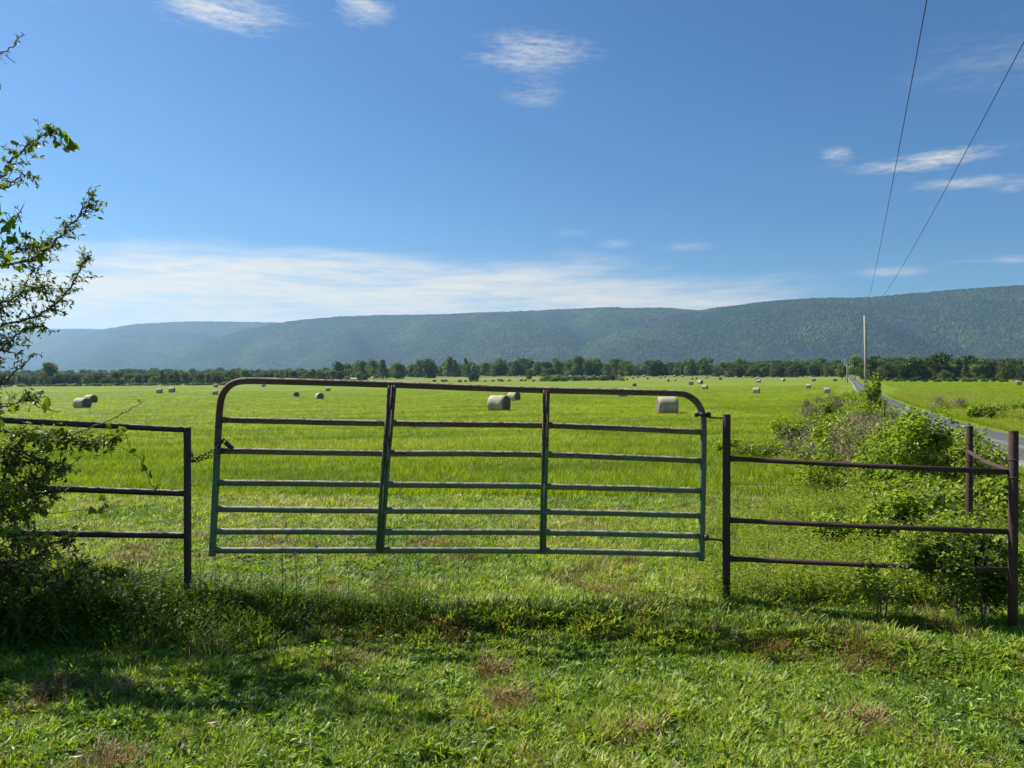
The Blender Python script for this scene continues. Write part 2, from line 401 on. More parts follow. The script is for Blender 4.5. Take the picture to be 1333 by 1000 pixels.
def mountain(pts, Dc, Db, seed, nu, nv, spur=1.35):
    pts = np.array(pts, float); px = np.linspace(pts[0, 0], pts[-1, 0], nu); cy = np.interp(px, pts[:, 0], pts[:, 1])
    kk = np.hanning(25); kk /= kk.sum(); cy = np.convolve(np.pad(cy, 12, 'edge'), kk, 'valid')
    tt = np.concatenate([np.linspace(0, 1, nv - 12), np.linspace(1.03, 1.6, 12)])
    crest = EYE + (494 - cy) / 960 * Dc
    Tm, Px = np.meshgrid(tt, px, indexing='ij'); C = np.broadcast_to(crest, Tm.shape)
    D = Db + Tm * (Dc - Db); ray = (Px - 666.5) / 960
    X = ray * Dc * (.72 + .28 * Tm) if False else ray * D
    g = np.abs(vn(X * 1.0 + D * .30, D * .25, 1 / 800., 3, seed) - .5) * 2
    prof = np.where(Tm <= 1, np.sin(np.clip(Tm, 0, 1) * math.pi / 2) ** 1.15, 1 - .55 * (Tm - 1) / .6)
    w1 = np.sin(np.clip(Tm, 0, 1) * math.pi)
    Zb = gz(0, 3000) - 6
    Zm = Zb + (C - Zb) * np.clip(prof - spur * w1 * np.clip(.62 - g, 0, 1) * .62, 0, 1.0)
    Zm = Zm + (vn(X, D, 1 / 14., 3, seed + 3) - .5) * 13.0 * np.clip(Tm * 6, 0, 1)
    o = link(bpy.data.objects.new('mountain', grid_mesh('mountain', np.stack([X, D, Zm], -1).reshape(-1, 3), nu, len(tt), m_mt)))
    tag(o, kind='structure'); return o
mountain([(-900, 452), (-400, 446), (-100, 441), (0, 433), (75, 427.5), (130, 428.5), (180, 431), (300, 440), (420, 455), (520, 470)], 8200, 5400, 2, 420, 60)
mountain([(60, 460), (100, 440), (130, 429.5), (175, 422), (240, 418.5), (310, 419), (370, 420), (450, 425), (560, 436), (700, 452)], 7000, 4700, 5, 420, 70)
mountain([(120, 489), (200, 466), (280, 440), (340, 425), (380, 417.5), (435, 412.5), (500, 410), (565, 409.5), (667, 405.5), (742, 402), (867, 400.5), (912, 404.5), (960, 410), (1100, 430), (1250, 455)], 5400, 3700, 8, 760, 120)
mountain([(600, 489), (700, 470), (780, 442), (840, 420), (890, 407), (937, 400), (987, 394), (1057, 388.5), (1127, 387), (1192, 381.5), (1267, 375), (1333, 371), (1500, 366), (1800, 372), (2300, 380)], 4500, 3050, 11, 1100, 150, 1.15)

# ------------------------------------------------------------------ haze
hb = MB(); hb.box((0, 4300, 320), (19000, 10400, 660))
m_h, t = mat('haze_air')
pv = t.n('ShaderNodeVolumePrincipled', {'Color': (.42, .68, .96, 1), 'Density': .84e-4, 'Anisotropy': .35})
t.n('ShaderNodeOutputMaterial', {'Volume': pv.outputs[0]})
o = hb.build('haze', m_h, smooth=False); tag(o, 'thin pale blue haze over the valley', 'haze', kind='stuff')

# ------------------------------------------------------------------ instancing by geometry nodes
def proto_col(name, meshes):
    c = bpy.data.collections.new(name)
    for i, me in enumerate(meshes):
        o = bpy.data.objects.new('%s_%02d' % (name, i), me); c.objects.link(o)
    return c
def gn_group(colx):
    g = bpy.data.node_groups.new('scatter_' + colx.name, 'GeometryNodeTree')
    g.interface.new_socket('Geometry', in_out='INPUT', socket_type='NodeSocketGeometry')
    g.interface.new_socket('Geometry', in_out='OUTPUT', socket_type='NodeSocketGeometry')
    N = g.nodes; L = g.links
    gi = N.new('NodeGroupInput'); go = N.new('NodeGroupOutput'); ip = N.new('GeometryNodeInstanceOnPoints'); mp = N.new('GeometryNodeMeshToPoints')
    ci = N.new('GeometryNodeCollectionInfo'); ci.inputs['Collection'].default_value = colx
    ci.inputs['Separate Children'].default_value = True; ci.inputs['Reset Children'].default_value = True
    ip.inputs['Pick Instance'].default_value = True
    def attr(nm, ty):
        a = N.new('GeometryNodeInputNamedAttribute'); a.data_type = ty; a.inputs[0].default_value = nm; return a.outputs['Attribute']
    L.new(gi.outputs[0], mp.inputs[0]); L.new(mp.outputs[0], ip.inputs['Points']); L.new(ci.outputs[0], ip.inputs['Instance'])
    L.new(attr('pick', 'INT'), ip.inputs['Instance Index']); L.new(attr('rot', 'FLOAT_VECTOR'), ip.inputs['Rotation'])
    L.new(attr('scl', 'FLOAT_VECTOR'), ip.inputs['Scale']); L.new(ip.outputs[0], go.inputs[0])
    return g
def scatter(name, colx, xyz, rotz, scl, tint, label, cat, tilt=.12, kind='stuff'):
    n = len(xyz); me = bpy.data.meshes.new(name); me.vertices.add(n); me.vertices.foreach_set('co', np.asarray(xyz, np.float32).ravel())
    nv = len(colx.objects)
    a = me.attributes.new('pick', 'INT', 'POINT'); a.data.foreach_set('value', rng.integers(0, nv, n).astype(np.int32))
    r3 = np.stack([rng.normal(0, tilt, n), rng.normal(0, tilt, n), rotz], -1)
    a = me.attributes.new('rot', 'FLOAT_VECTOR', 'POINT'); a.data.foreach_set('vector', r3.astype(np.float32).ravel())
    scl = np.asarray(scl); scl = np.stack([scl] * 3, -1) if scl.ndim == 1 else scl
    a = me.attributes.new('scl', 'FLOAT_VECTOR', 'POINT'); a.data.foreach_set('vector', scl.astype(np.float32).ravel())
    a = me.attributes.new('tint', 'FLOAT', 'POINT'); a.data.foreach_set('value', np.asarray(tint, np.float32))
    o = link(bpy.data.objects.new(name, me)); md = o.modifiers.new('scatter', 'NODES'); md.node_group = gn_group(colx)
    return tag(o, label, cat, kind=kind)

def tuft(seed, n, rad, l0, l1, wd, lean, m, segs=2, droop=.5):
    r = random.Random(seed); b = MB()
    for _ in range(n):
        a = r.random() * 6.283; q = rad * math.sqrt(r.random()); p = Vector((math.cos(a) * q, math.sin(a) * q, -.01))
        a2 = a + r.gauss(0, .9); ln = r.uniform(l0, l1); le = abs(r.gauss(lean, lean * .5)); d = Vector((math.cos(a2) * le, math.sin(a2) * le, 1)).normalized()
        side = Vector((-math.sin(a2 + r.gauss(0, .7)), math.cos(a2), 0)).normalized() * wd * r.uniform(.6, 1.2) / 2
        base = len(b.v); b.v += [p - side, p + side]
        for s_i in range(1, segs + 1):
            p = p + d * ln / segs; d = (d + Vector((math.cos(a2), math.sin(a2), 0)) * droop * r.uniform(.3, 1.2) - Vector((0, 0, droop * .45))).normalized()
            if s_i < segs: b.v += [p - side * .8, p + side * .8]; k0 = len(b.v) - 4; b.f.append((k0, k0 + 1, k0 + 3, k0 + 2))
            else: b.v.append(p); k0 = len(b.v) - 3; b.f.append((k0, k0 + 1, k0 + 2))
    return b.mesh('tuft', m, False)
def weedy(seed, n, hgt, m, leafl=.05, leafw=.022, spread=.10, perstem=12):
    r = random.Random(seed); b = MB()
    for _ in range(n):
        p = Vector((r.gauss(0, spread), r.gauss(0, spread), -.02)); d = Vector((r.gauss(0, .22), r.gauss(0, .22), 1)).normalized(); h = hgt * r.uniform(.6, 1.1)
        top_ = p + d * h; s_ = d.orthogonal().normalized() * .003; bb = len(b.v); b.v += [p - s_, p + s_, top_]; b.f.append((bb, bb + 1, bb + 2))
        for j in range(perstem):
            f = .15 + .85 * (j + r.random()) / perstem; a = r.random() * 6.283
            ld = Vector((math.cos(a), math.sin(a), r.uniform(-.2, .9))).normalized()
            b.leaf(p + d * h * f, ld, Vector((r.gauss(0, .4), r.gauss(0, .4), 1)).normalized(), leafl * r.uniform(.6, 1.3), leafw * r.uniform(.7, 1.2))
    return b.mesh('weed', m, False)

C_lawn = proto_col('lawn_tuft', [tuft(i, 26, .055, .03, .075, .0090, 1.05, M_lawn, 2, .6) for i in range(6)])
C_tall = proto_col('tall_tuft', [tuft(20 + i, 26, .06, .12, .26, .008, .45, M_lawn, 3, .35) for i in range(5)])
C_field = proto_col('field_tuft', [tuft(40 + i, 36, .15, .13, .29, .011, .38, M_field, 2, .3) for i in range(6)])
C_dry = proto_col('dry_tuft', [tuft(60 + i, 34, .05, .03, .10, .004, 1.6, M_dry, 2, .7) for i in range(4)])
C_broad = proto_col('broad_weed', [weedy(80 + i, 5, .05, M_lawn, .035, .016, .03, 6) for i in range(4)])
C_weed = proto_col('tall_weed', [weedy(100 + i, 9, .42, M_weed, .05, .018, .10, 12) for i in range(5)])

def spread(n, y0, y1, power, margin=1.0, u=.72):
    """random ground points, thinning with distance (level of detail)"""
    q = rng.random(n)
    if abs(power - 2) < 1e-6: y = y0 * (y1 / y0) ** q
    else: e = 2 - power; y = (y0 ** e + q * (y1 ** e - y0 ** e)) ** (1 / e)
    x = (rng.random(n) * 2 - 1) * (y * u + margin)
    return x, y
def put(x, y, dz=0.0): return np.stack([x, y, terrain(x, y) + dz], -1)
off_road = lambda x, y: np.abs(road_dist(x, y)) > RW / 2 + .15

# lawn on the near side and up to the field's edge
x, y = spread(200000, 2.3, 13.5, 1.15); k = off_road(x, y); x, y = x[k], y[k]
patch = vn(x, y, 1.6, 3, 1); lush = vn(x, y, .55, 3, 2); fine_ = vn(x, y, 5, 2, 6)
far_ = np.clip((y - 6.2) / 1.0, 0, 1)
bare = (fine_ < .30) & (vn(x, y, 2.3, 2, 8) > .52); k = ~(bare & (rng.random(len(x)) < .85)); x, y, patch, lush, fine_, far_ = [v[k] for v in (x, y, patch, lush, fine_, far_)]
tn = np.clip(.40 + (lush - .5) * .9 + (patch - .5) * .5 + rng.normal(0, .20, len(x)), .02, .70)
dryp = (vn(x, y * 2.2, .8, 3, 11) > .60) & (y > 6.6) | (vn(x, y, 2.0, 2, 13) > .74)
tn = np.where(dryp & (rng.random(len(x)) < .42), .86, tn)
sc0 = (.9 + .9 * np.clip(lush - .3, 0, .6)) * rng.uniform(.7, 1.25, len(x)) * (.68 + .075 * np.clip(y - 3, 0, 8))
dl = bank_line(x) - y; cl8 = vn(x, y, 7.5, 2, 91); sc0 = sc0 * (.45 + 1.15 * cl8) * (1 + .35 * np.exp(-(dl + .1) ** 2 / .03) * (vn(x, y, 1.1, 2, 92) > .5)); tn = np.where(tn < .7, np.clip(tn + (cl8 - .5) * .7, .02, .72), tn)
scatter('lawn_grass', C_lawn, put(x, y), rng.random(len(x)) * 6.283, sc0, tn, 'mown green lawn grass in front of and just behind the gate', 'grass', .18)
x, y = spread(9000, 2.3, 11, 1.2); k = off_road(x, y); x, y = x[k], y[k]
scatter('lawn_weeds', C_broad, put(x, y), rng.random(len(x)) * 6.283, rng.uniform(.7, 1.5, len(x)), np.clip(rng.normal(.35, .15, len(x)), 0, .66), 'small broad leaved weeds low in the mown lawn', 'weeds', .2)
# thatch
x, y = spread(30000, 2.3, 12.5, 1.1); v = vn(x, y, 2.6, 3, 21); strip = np.exp(-((y - 8.4 - .4 * np.sin(x)) / 1.2) ** 2) * .07
k = (v + strip > .675) & off_road(x, y); x, y = x[k], y[k]
for (px_, py_, rr) in ((275, 838, .10), (425, 815, .09), (500, 818, .08), (590, 820, .07), (185, 838, .07), (835, 800, .09), (770, 748, .12), (660, 900, .05), (640, 860, .06), (1140, 835, .18), (1010, 838, .06), (1240, 790, .14)):
    D = EYE * 960 / (py_ - 494); n_ = 26; x = np.append(x, (px_ - 666.5) / 960 * D + rng.normal(0, rr, n_)); y = np.append(y, D + rng.normal(0, rr * 1.3, n_))
scatter('dry_thatch', C_dry, put(x, y, .015), rng.random(len(x)) * 6.283, rng.uniform(.8, 1.6, len(x)), rng.uniform(.1, .9, len(x)), 'dry brown mown thatch lying in clumps on the lawn', 'dry grass', .3)
# taller fringe: along the bank, below the fences and round the posts
xs = rng.uniform(-5.2, 2.2, 1000); ysx = bank_line(xs) + rng.normal(.10, .16, len(xs))
k = vn(xs, ysx, 1.4, 2, 31) > .56 - .08 * (xs < -1); xs, ysx = xs[k], ysx[k]
x2 = rng.uniform(-5.5, -1.2, 3000); y2 = 5.1 + rng.normal(0, .22, 3000)
x3 = rng.uniform(2.4, 5, 500); y3 = 5.35 - .25 * (x3 - 1.5) + rng.normal(0, .12, 500)
x4 = rng.uniform(-.6, 6, 2600) ; y4 = rng.uniform(5.9, 12.5, 2600); k = (vn(x4, y4, .8, 2, 33) > .55) ; x4, y4 = x4[k], y4[k]
X_ = np.concatenate([xs, x2, x3, x4]); Y_ = np.concatenate([ysx, y2, y3, y4]); k = off_road(X_, Y_); X_, Y_ = X_[k], Y_[k]
scatter('long_grass', C_tall, put(X_, Y_), rng.random(len(X_)) * 6.283, rng.uniform(.35, .8, len(X_)) * np.where(X_ < -1.5, 1.3, .62), np.clip(rng.normal(.36, .16, len(X_)) - .22 * (X_ < -1.6), 0, .75), 'long uncut grass along the fence line and the mown bank', 'long grass', .2)

# hay field regrowth
def in_field(x, y):
    e = 11.3 + 3.4 * (vn(x, y, .45, 3, 41) - .5) + np.clip(x, 0, 9) * .30 + 2.2 * rng.random(len(x)) ** 2
    return (y > e) & (road_dist(x, y) < -RW / 2 - 3.2 - 0 * y)
x, y = spread(120000, 12, 260, 1.9, 2.0); k = in_field(x, y); x, y = x[k], y[k]
row = vn(x * .12, y, .9, 2, 44); cl_ = vn(x, y, .22, 3, 45)
tn = np.clip(.36 + (row - .5) * .95 + (cl_ - .5) * .7 + rng.normal(0, .10, len(x)), .03, .72)
s_ = rng.uniform(.55, 1.0, len(x)) * (.8 + .5 * cl_) * np.clip(.8 + y / 45., .8, 4.5); sz = np.stack([s_, s_, s_ * np.clip(24 / (y + 6), .10, .85)], -1)
scatter('hay_field_grass', C_field, put(x, y), rng.random(len(x)) * 6.283, sz, tn, 'bright green regrowth grass covering the hay field', 'grass', .10)
x = rng.random(60000); y = 38 * (300 / 38) ** rng.random(60000); x = road_right(y) + 7.5 + x * y * .62
rs2 = rng.uniform(.6, 1.0, len(x)) * np.clip(.8 + y / 45., .8, 4.5); sz = np.stack([rs2, rs2, rng.uniform(.5, .9, len(x))], -1)
tn = np.clip(.34 + (vn(x * .12, y, .9, 2, 46) - .5) * .5 + rng.normal(0, .10, len(x)), .03, .72)
scatter('right_field_grass', C_field, put(x, y), rng.random(len(x)) * 6.283, sz, tn, 'even green grass of the field across the road', 'grass', .10)
# coarse johnson-grass patches at the field's near edge
x, y = spread(5200, 9.8, 24, 1.4, 1.0); g_ = vn(x, y, .35, 3, 51); k = (g_ > .52) & (x > -3.4 + 1.5 * vn(y, x, .3, 2, 55)) & (road_dist(x, y) < -3.2) & (y > 11.8 - .2 * x); x, y = x[k], y[k]
scatter('coarse_grass', C_field, put(x, y), rng.random(len(x)) * 6.283, rng.uniform(.8, 1.45, len(x)), np.clip(rng.normal(.38, .15, len(x)), 0, .7), 'coarse brighter grass tussocks at the near edge of the field', 'coarse grass', .25)

# weeds on the fence lines
def fence_x(y): return np.interp(y, [4.8, 7, 16, 26, 36, 54, 95, 300], [3.27, 4.3, 8.5, 13.0, 17.3, 25.4, 44.3, 136])
y = rng.uniform(0, 1, 9500) ** 1.6 * 62 + 5.4; x = fence_x(y) + rng.normal(0, 1, len(y)) * (.50 + .016 * y) - .25; x = np.where(y < 12, x - np.abs(rng.normal(0, .55, len(y))), x)
k = road_dist(x, y) < -RW / 2 - .25; x, y = x[k], y[k]
s_ = rng.uniform(.5, 1.1, len(x)) * (.5 + .8 * vn(x, y, .6, 2, 61)) * np.clip(y / 10, .7, 1.4)
scatter('roadside_weeds', C_weed, put(x, y), rng.random(len(x)) * 6.283, s_, np.clip(rng.normal(.50, .17, len(x)), 0, .9), 'tangled green weeds along the roadside fence line', 'weeds', .2)
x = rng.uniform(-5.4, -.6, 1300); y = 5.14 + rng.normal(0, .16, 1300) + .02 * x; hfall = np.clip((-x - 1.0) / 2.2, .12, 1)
scatter('fence_weeds', C_weed, put(x, y), rng.random(len(x)) * 6.283, rng.uniform(.45, 1.0, len(x)) * (.32 + .80 * hfall), np.clip(rng.normal(.02, .10, len(x)) + .14 * np.clip(x + 2.6, 0, 1), 0, 1), 'dark shaded weeds below the black fence and the gate', 'weeds', .2)  # tint darkened, most to the left: the shrub's shade put into leaf colour
# far verge beyond the road
y = rng.uniform(0, 1, 9000) ** 1.3 * 110 + 17; off = RW / 2 + .5 + np.abs(rng.normal(0, 1, len(y))) * (2.6 + .02 * y); x = road_right(y) - RW * .55 + off / .9
s_ = np.where(off > RW / 2 + 2.0, rng.uniform(.8, 2.1, len(x)), rng.uniform(.25, .5, len(x)))
scatter('verge_weeds', C_weed, put(x, y), rng.random(len(x)) * 6.283, s_, np.clip(rng.normal(.6, .2, len(x)), 0, 1), 'tall weeds on the far verge of the road', 'weeds', .2)
y = rng.uniform(0, 1, 16000) ** 1.4 * 90 + 14; sd_ = np.where(rng.random(len(y)) < .6, 1, -1); off = RW / 2 + .18 + np.abs(rng.normal(0, 1.4, len(y))); x = road_right(y) - RW * .55 + sd_ * off / .9
scatter('verge_grass', C_field, put(x, y), rng.random(len(x)) * 6.283, rng.uniform(.35, .8, len(x)) * np.clip(y / 25, .7, 1.6), np.clip(rng.normal(.6, .14, len(x)), 0, .75), 'bright grass on both verges of the road', 'grass', .15)

# ------------------------------------------------------------------ far trees
def crown_mesh(seed, h, wd, quad, n, m, lobes=9, cone=False, low=.12):
    r = random.Random(seed); b = MB(); L = []
    for i in range(lobes):
        if cone: f = (i + .5) / lobes; L.append((Vector((r.gauss(0, .05) * wd, r.gauss(0, .05) * wd, h * (low + (1 - low) * f))), wd * .5 * (1.02 - f) + .2, h / lobes * .9))
        else:
            f = r.uniform(0, 1); a = r.random() * 6.283; zz = h * (low + .12 + (.86 - low) * f); rr = wd * .34 * math.sqrt(r.random()) * (1 - .55 * max(0, f - .5))
            s = wd * r.uniform(.17, .30); L.append((Vector((math.cos(a) * rr, math.sin(a) * rr, min(zz, h - s * .75))), s, s * r.uniform(.65, .9)))
    for _ in range(n):
        c, s, sz = r.choice(L); d = Vector((r.gauss(0, 1), r.gauss(0, 1), r.gauss(.15, 1))).normalized(); q = r.uniform(.55, 1.05)
        p = c + Vector((d.x * s, d.y * s, d.z * sz)) * q
        if p.z < .05: p.z = .05 + r.random() * .3
        u = (Vector((r.gauss(0, 1), r.gauss(0, 1), r.gauss(0, 1)))); nn = (d + u * .45).normalized(); dd = nn.orthogonal(); dd.rotate(Matrix.Rotation(r.random() * 6.283, 3, nn))
        b.leaf(p, dd, nn, quad * r.uniform(.6, 1.4), quad * r.uniform(.5, 1.0))
    return b.mesh('crown', m, False)
def trunk_mesh(seed, h, rad):
    r = random.Random(seed); b = MB(); b.tube([(0, 0, -.3), (r.gauss(0, .1), r.gauss(0, .1), h * .4), (r.gauss(0, .3), r.gauss(0, .3), h * .8)], [rad, rad * .7, rad * .2], 6)
    for i in range(4):
        a = r.random() * 6.28; z0 = h * r.uniform(.25, .5); b.tube([(0, 0, z0), (math.cos(a) * h * .2, math.sin(a) * h * .2, z0 + h * .25)], [rad * .45, rad * .12], 4)
    return b.mesh('trunk', M_bark)
KINDS = []
for i in range(6): KINDS.append(('broadleaf_tree', crown_mesh(200 + i, 10, 8.5 + i % 3, .75, 2000, M_far, 17, low=-.06), trunk_mesh(i, 9, .22)))
for i in range(3): KINDS.append(('conifer_tree', crown_mesh(220 + i, 11, 6.0, .7, 1100, M_far, 7, True), trunk_mesh(20 + i, 10, .2)))
for i in range(3): KINDS.append(('pale_tree', crown_mesh(240 + i, 8, 7, .7, 1200, M_farl, 10), trunk_mesh(30 + i, 7, .18)))
SHR = [crown_mesh(260 + i, 2.6, 4.2, .4, 700, M_far if i % 2 else M_farl, 8, low=-.05) for i in range(4)]
def far_tree(px, D, h, kind, label, group=None, wsc=None):
    nm, cm, tm = KINDS[kind]; g = G(px, D); base_h = {'b': 10, 'c': 11, 'p': 8}[nm[0]]
    t_ = thing(nm, label, 'tree', (g.x, g.y, g.z), group, random.random() * 6.283); s = h / base_h
    t_.scale = (s * (wsc or random.uniform(.85, 1.15)), s * (wsc or random.uniform(.85, 1.15)), s)
    link(bpy.data.objects.new('crown', cm), t_); link(bpy.data.objects.new('trunk', tm), t_); return t_
def far_shrub(px, D, h, i, label, group=None, cat='shrub', w_=1.0):
    g = G(px, D); o = link(bpy.data.objects.new('field_shrub', SHR[i % 4])); s = h / 2.6
    o.location = g; o.rotation_euler = (0, 0, random.random() * 6.283); o.scale = (s * w_, s * w_, s); return tag(o, label, cat, group)
# singled-out trees and shrubs
far_tree(66, 415, 13.2, 0, 'tallest round-crowned tree of the wood behind the left end of the field', wsc=.95)
far_tree(617, 430, 5.6, 5, 'small dark round tree alone before the wood, seen over the gate left of its middle', wsc=1.25)
far_tree(688, 450, 6.4, 9, 'pale green loose-crowned young tree before the wood above the gate', wsc=1.0)
far_tree(717, 440, 7.0, 2, 'dark leaning tree beside the pale young tree above the gate', wsc=.9)
far_tree(709, 436, 4.4, 10, 'small pale tree at the foot of the dark leaning tree')
far_tree(1096, 372, 8.5, 11, 'bright green tree against the wood left of the far road end', wsc=.85)
far_tree(1113, 360, 11.5, 10, 'light green tall tree right beside the far end of the road', wsc=.85)
far_tree(1232, 330, 5.0, 4, 'dark low tree standing forward of the wood right of the road', wsc=1.2)
far_tree(1188, 360, 12.2, 1, 'tall dark tree of the wood right of the road, left of the roof')
far_tree(1222, 365, 13.4, 3, 'broad tallest tree of the wood right of the road', wsc=1.15)
far_tree(1305, 380, 9.0, 8, 'narrow dark conifer near the right edge of the photo')
far_tree(498, 560, 14.0, 7, 'spiky dark tree rising over the wood left of the first gate brace', wsc=1.7)
far_tree(585, 640, 17.0, 6, 'dark conifer top standing out of the wood above the gate', wsc=1.5)
far_tree(518, 580, 12.5, 3, 'broad dark tree in the wood just right of the first gate brace', wsc=1.2)
def near_what(px):
    for a, w_ in ((20, 'at the left edge of the photo'), (90, 'around the tallest left tree'), (170, 'above the big grey bale and the black rail'), (250, 'above the small pair of bales'), (330, 'above the left corner of the gate'),
                  (400, 'over the first gate panel'), (500, 'left of the first gate brace'), (560, 'just right of the first gate brace'), (640, 'above the largest bale'), (700, 'between the largest bale and the second brace'),
                  (760, 'just right of the second gate brace'), (830, 'behind the thicket'), (880, 'above the bale under the gate corner'), (940, 'above the rounded right gate corner'), (990, 'above the brown hinge post'), (1040, 'right of the thin pale pole'),
                  (1100, 'left of the road end'), (1140, 'behind the near pole'), (1190, 'right of the near pole'), (1250, 'above the road bend'), (1310, 'by the red-roofed building'), (9999, 'at the right edge of the photo')):
        if px < a: return w_
def row(px0, px1, n, D0, D1, h0, h1, label, group, pale=.15, con=.06):
    for i in range(n):
        px = px0 + (px1 - px0) * (i + random.uniform(.1, .9)) / n; D = random.uniform(D0, D1)
        q = random.random(); kd = random.randrange(9, 12) if q < pale else (random.randrange(6, 9) if q < pale + con else random.randrange(6))
        hh = random.uniform(h0, h1); what = 'pale' if kd > 8 else ('pointed' if kd > 5 else ('tall round' if hh > (h0 + h1) / 2 else 'lower round'))
        far_tree(px, D, hh, kd, '%s tree of the %s, %s' % (what, group.replace('trees of the ', '').replace('trees ', 'wood '), near_what(px).replace(' of the photo', '')), group)
row(-60, 300, 50, 405, 440, 4.2, 8.0, 'one of the low bushy trees in the wood behind the left of the field', 'trees of the left wood', .25)
row(250, 480, 28, 430, 520, 4.5, 8.5, 'one of the low trees behind the field above the left part of the gate', 'trees behind the gate', .3)
row(440, 760, 46, 590, 690, 8, 17, 'one of the trees of the middle wood beyond the pasture', 'trees of the middle wood', .25, .05)
row(740, 1095, 62, 590, 690, 7.5, 15.5, 'one of the dense trees of the long wood behind the bales', 'trees of the long wood', .15)
row(950, 1092, 24, 520, 560, 6.5, 12, 'one of the front trees of the wood left of the road', 'trees left of the road', .25)
row(1120, 1215, 18, 350, 400, 6, 10.5, 'one of the dark trees close to the right of the road', 'trees right of the road', .1)
row(1205, 1400, 30, 370, 430, 7, 12, 'one of the trees of the wood behind the right field', 'trees behind the right field', .2)
# the rest of the woods: too many to count
C_tree = proto_col('wood_tree', [KINDS[i][1] for i in (0, 1, 2, 4, 3, 9)])
y = 690 * (2900 / 690) ** rng.random(3600); x = (rng.random(3600) * 2 - 1) * .85 * y
k = ~((vn(x, y, 1 / 160., 2, 71) > .66)); x, y = x[k], y[k]
yl = rng.uniform(445, 700, 900); xl = (rng.uniform(-300, 420, 900) - 666.5) / 960 * yl; x = np.append(x, xl); y = np.append(y, yl)
yl = rng.uniform(430, 700, 420); xl = (rng.uniform(1108, 1500, 420) - 666.5) / 960 * yl; k = np.abs(road_dist(xl, yl)) > 8; x = np.append(x, xl[k]); y = np.append(y, yl[k])
pxw = 666.5 + 960 * x / y; ws = rng.uniform(.7, 1.4, len(x)) * np.where((pxw < 500) & (y < 900), .55, 1)
scatter('distant_woodland', C_tree, put(x, y), rng.random(len(x)) * 6.283, ws, rng.random(len(x)), 'distant dark woodland between the fields and the mountain foot', 'woodland', .02)
# shrub strips
def shrubs(px0, px1, n, D0, D1, h0, h1, label, group, w_=1.3):
    for i in range(n): far_shrub(px0 + (px1 - px0) * (i + random.uniform(.1, .9)) / n, random.uniform(D0, D1), random.uniform(h0, h1), random.randrange(4), label + ', ' + near_what(px0 + (px1 - px0) * (i + .5) / n).replace(' of the photo', ''), group, w_=w_)
shrubs(700, 812, 16, 400, 430, 2.0, 3.8, 'shrub of the bale field thicket', 'thicket above the gate')
shrubs(560, 700, 14, 400, 425, .8, 1.6, 'low shrub left of the thicket', 'low shrub line')
shrubs(430, 560, 9, 320, 360, .7, 1.3, 'low shrub on the far field edge', 'field edge shrubs')
shrubs(-20, 300, 42, 390, 404, .8, 1.9, 'pale shrub before the left wood', 'shrubs before the left wood', 2.2)
shrubs(1135, 1420, 30, 300, 330, 1.0, 2.2, 'hedge shrub behind the right field', 'hedge behind the right field')
far_shrub(1087, 330, 1.2, 0, 'dark low shrub on the field before the wood left of the road')

# ------------------------------------------------------------------ buildings and poles far off
m_wall, t = mat('pale_siding'); t.n('ShaderNodeOutputMaterial', {'Surface': t.n('ShaderNodeBsdfPrincipled', {'Base Color': t.ramp(t.noise(None, 3), [(.3, (.26, .24, .20)), (.7, (.34, .32, .28))]), 'Roughness': .7}).outputs[0]})
m_roof, t = mat('dull_red_roof'); t.n('ShaderNodeOutputMaterial', {'Surface': t.n('ShaderNodeBsdfPrincipled', {'Base Color': t.ramp(t.noise(None, 3), [(.3, (.26, .13, .10)), (.7, (.36, .20, .15))]), 'Roughness': .6}).outputs[0]})
m_dark, t = mat('dark_opening'); t.n('ShaderNodeOutputMaterial', {'Surface': t.n('ShaderNodeBsdfPrincipled', {'Base Color': (.04, .045, .05, 1), 'Roughness': .3}).outputs[0]})
def house(px, D, L_, W_, H_, ridge, label, wm, rm, lift=0.0):
    g = G(px, D); t_ = thing('farm_building', label, 'building', (g.x, g.y, g.z + lift), rz=.15)
    b = MB(); b.box((0, 0, H_ / 2 - .5), (L_, W_, H_ + 1)); b.build('wall', wm, t_, False)
    b = MB(); e = .5; z0 = H_ + .01
    vs = [(-L_ / 2 - e, -W_ / 2 - e, z0), (L_ / 2 + e, -W_ / 2 - e, z0), (L_ / 2 + e, W_ / 2 + e, z0), (-L_ / 2 - e, W_ / 2 + e, z0), (-L_ / 2 - e, 0, H_ + ridge), (L_ / 2 + e, 0, H_ + ridge)]
    b.v = [Vector(v) for v in vs]; b.f = [(0, 1, 5, 4), (2, 3, 4, 5), (0, 4, 3), (1, 2, 5), (0, 3, 2, 1)]; b.build('roof', rm, t_, False)
    for q in (-.3, .05, .32):
        b = MB(); b.box((q * L_, -W_ / 2 - .03, H_ * .5), (L_ * .1, .06, H_ * .42)); b.build('window' if q != .05 else 'door', m_dark, t_, False)
house(1289, 400, 9, 6, 2.4, 1.6, 'farm building with a dull red roof among the trees right of the road', m_wall, m_roof, 3.0)
house(461, 445, 3.6, 4, 2.0, 1.0, 'small white building before the trees above the gate', m_wall, m_wall)

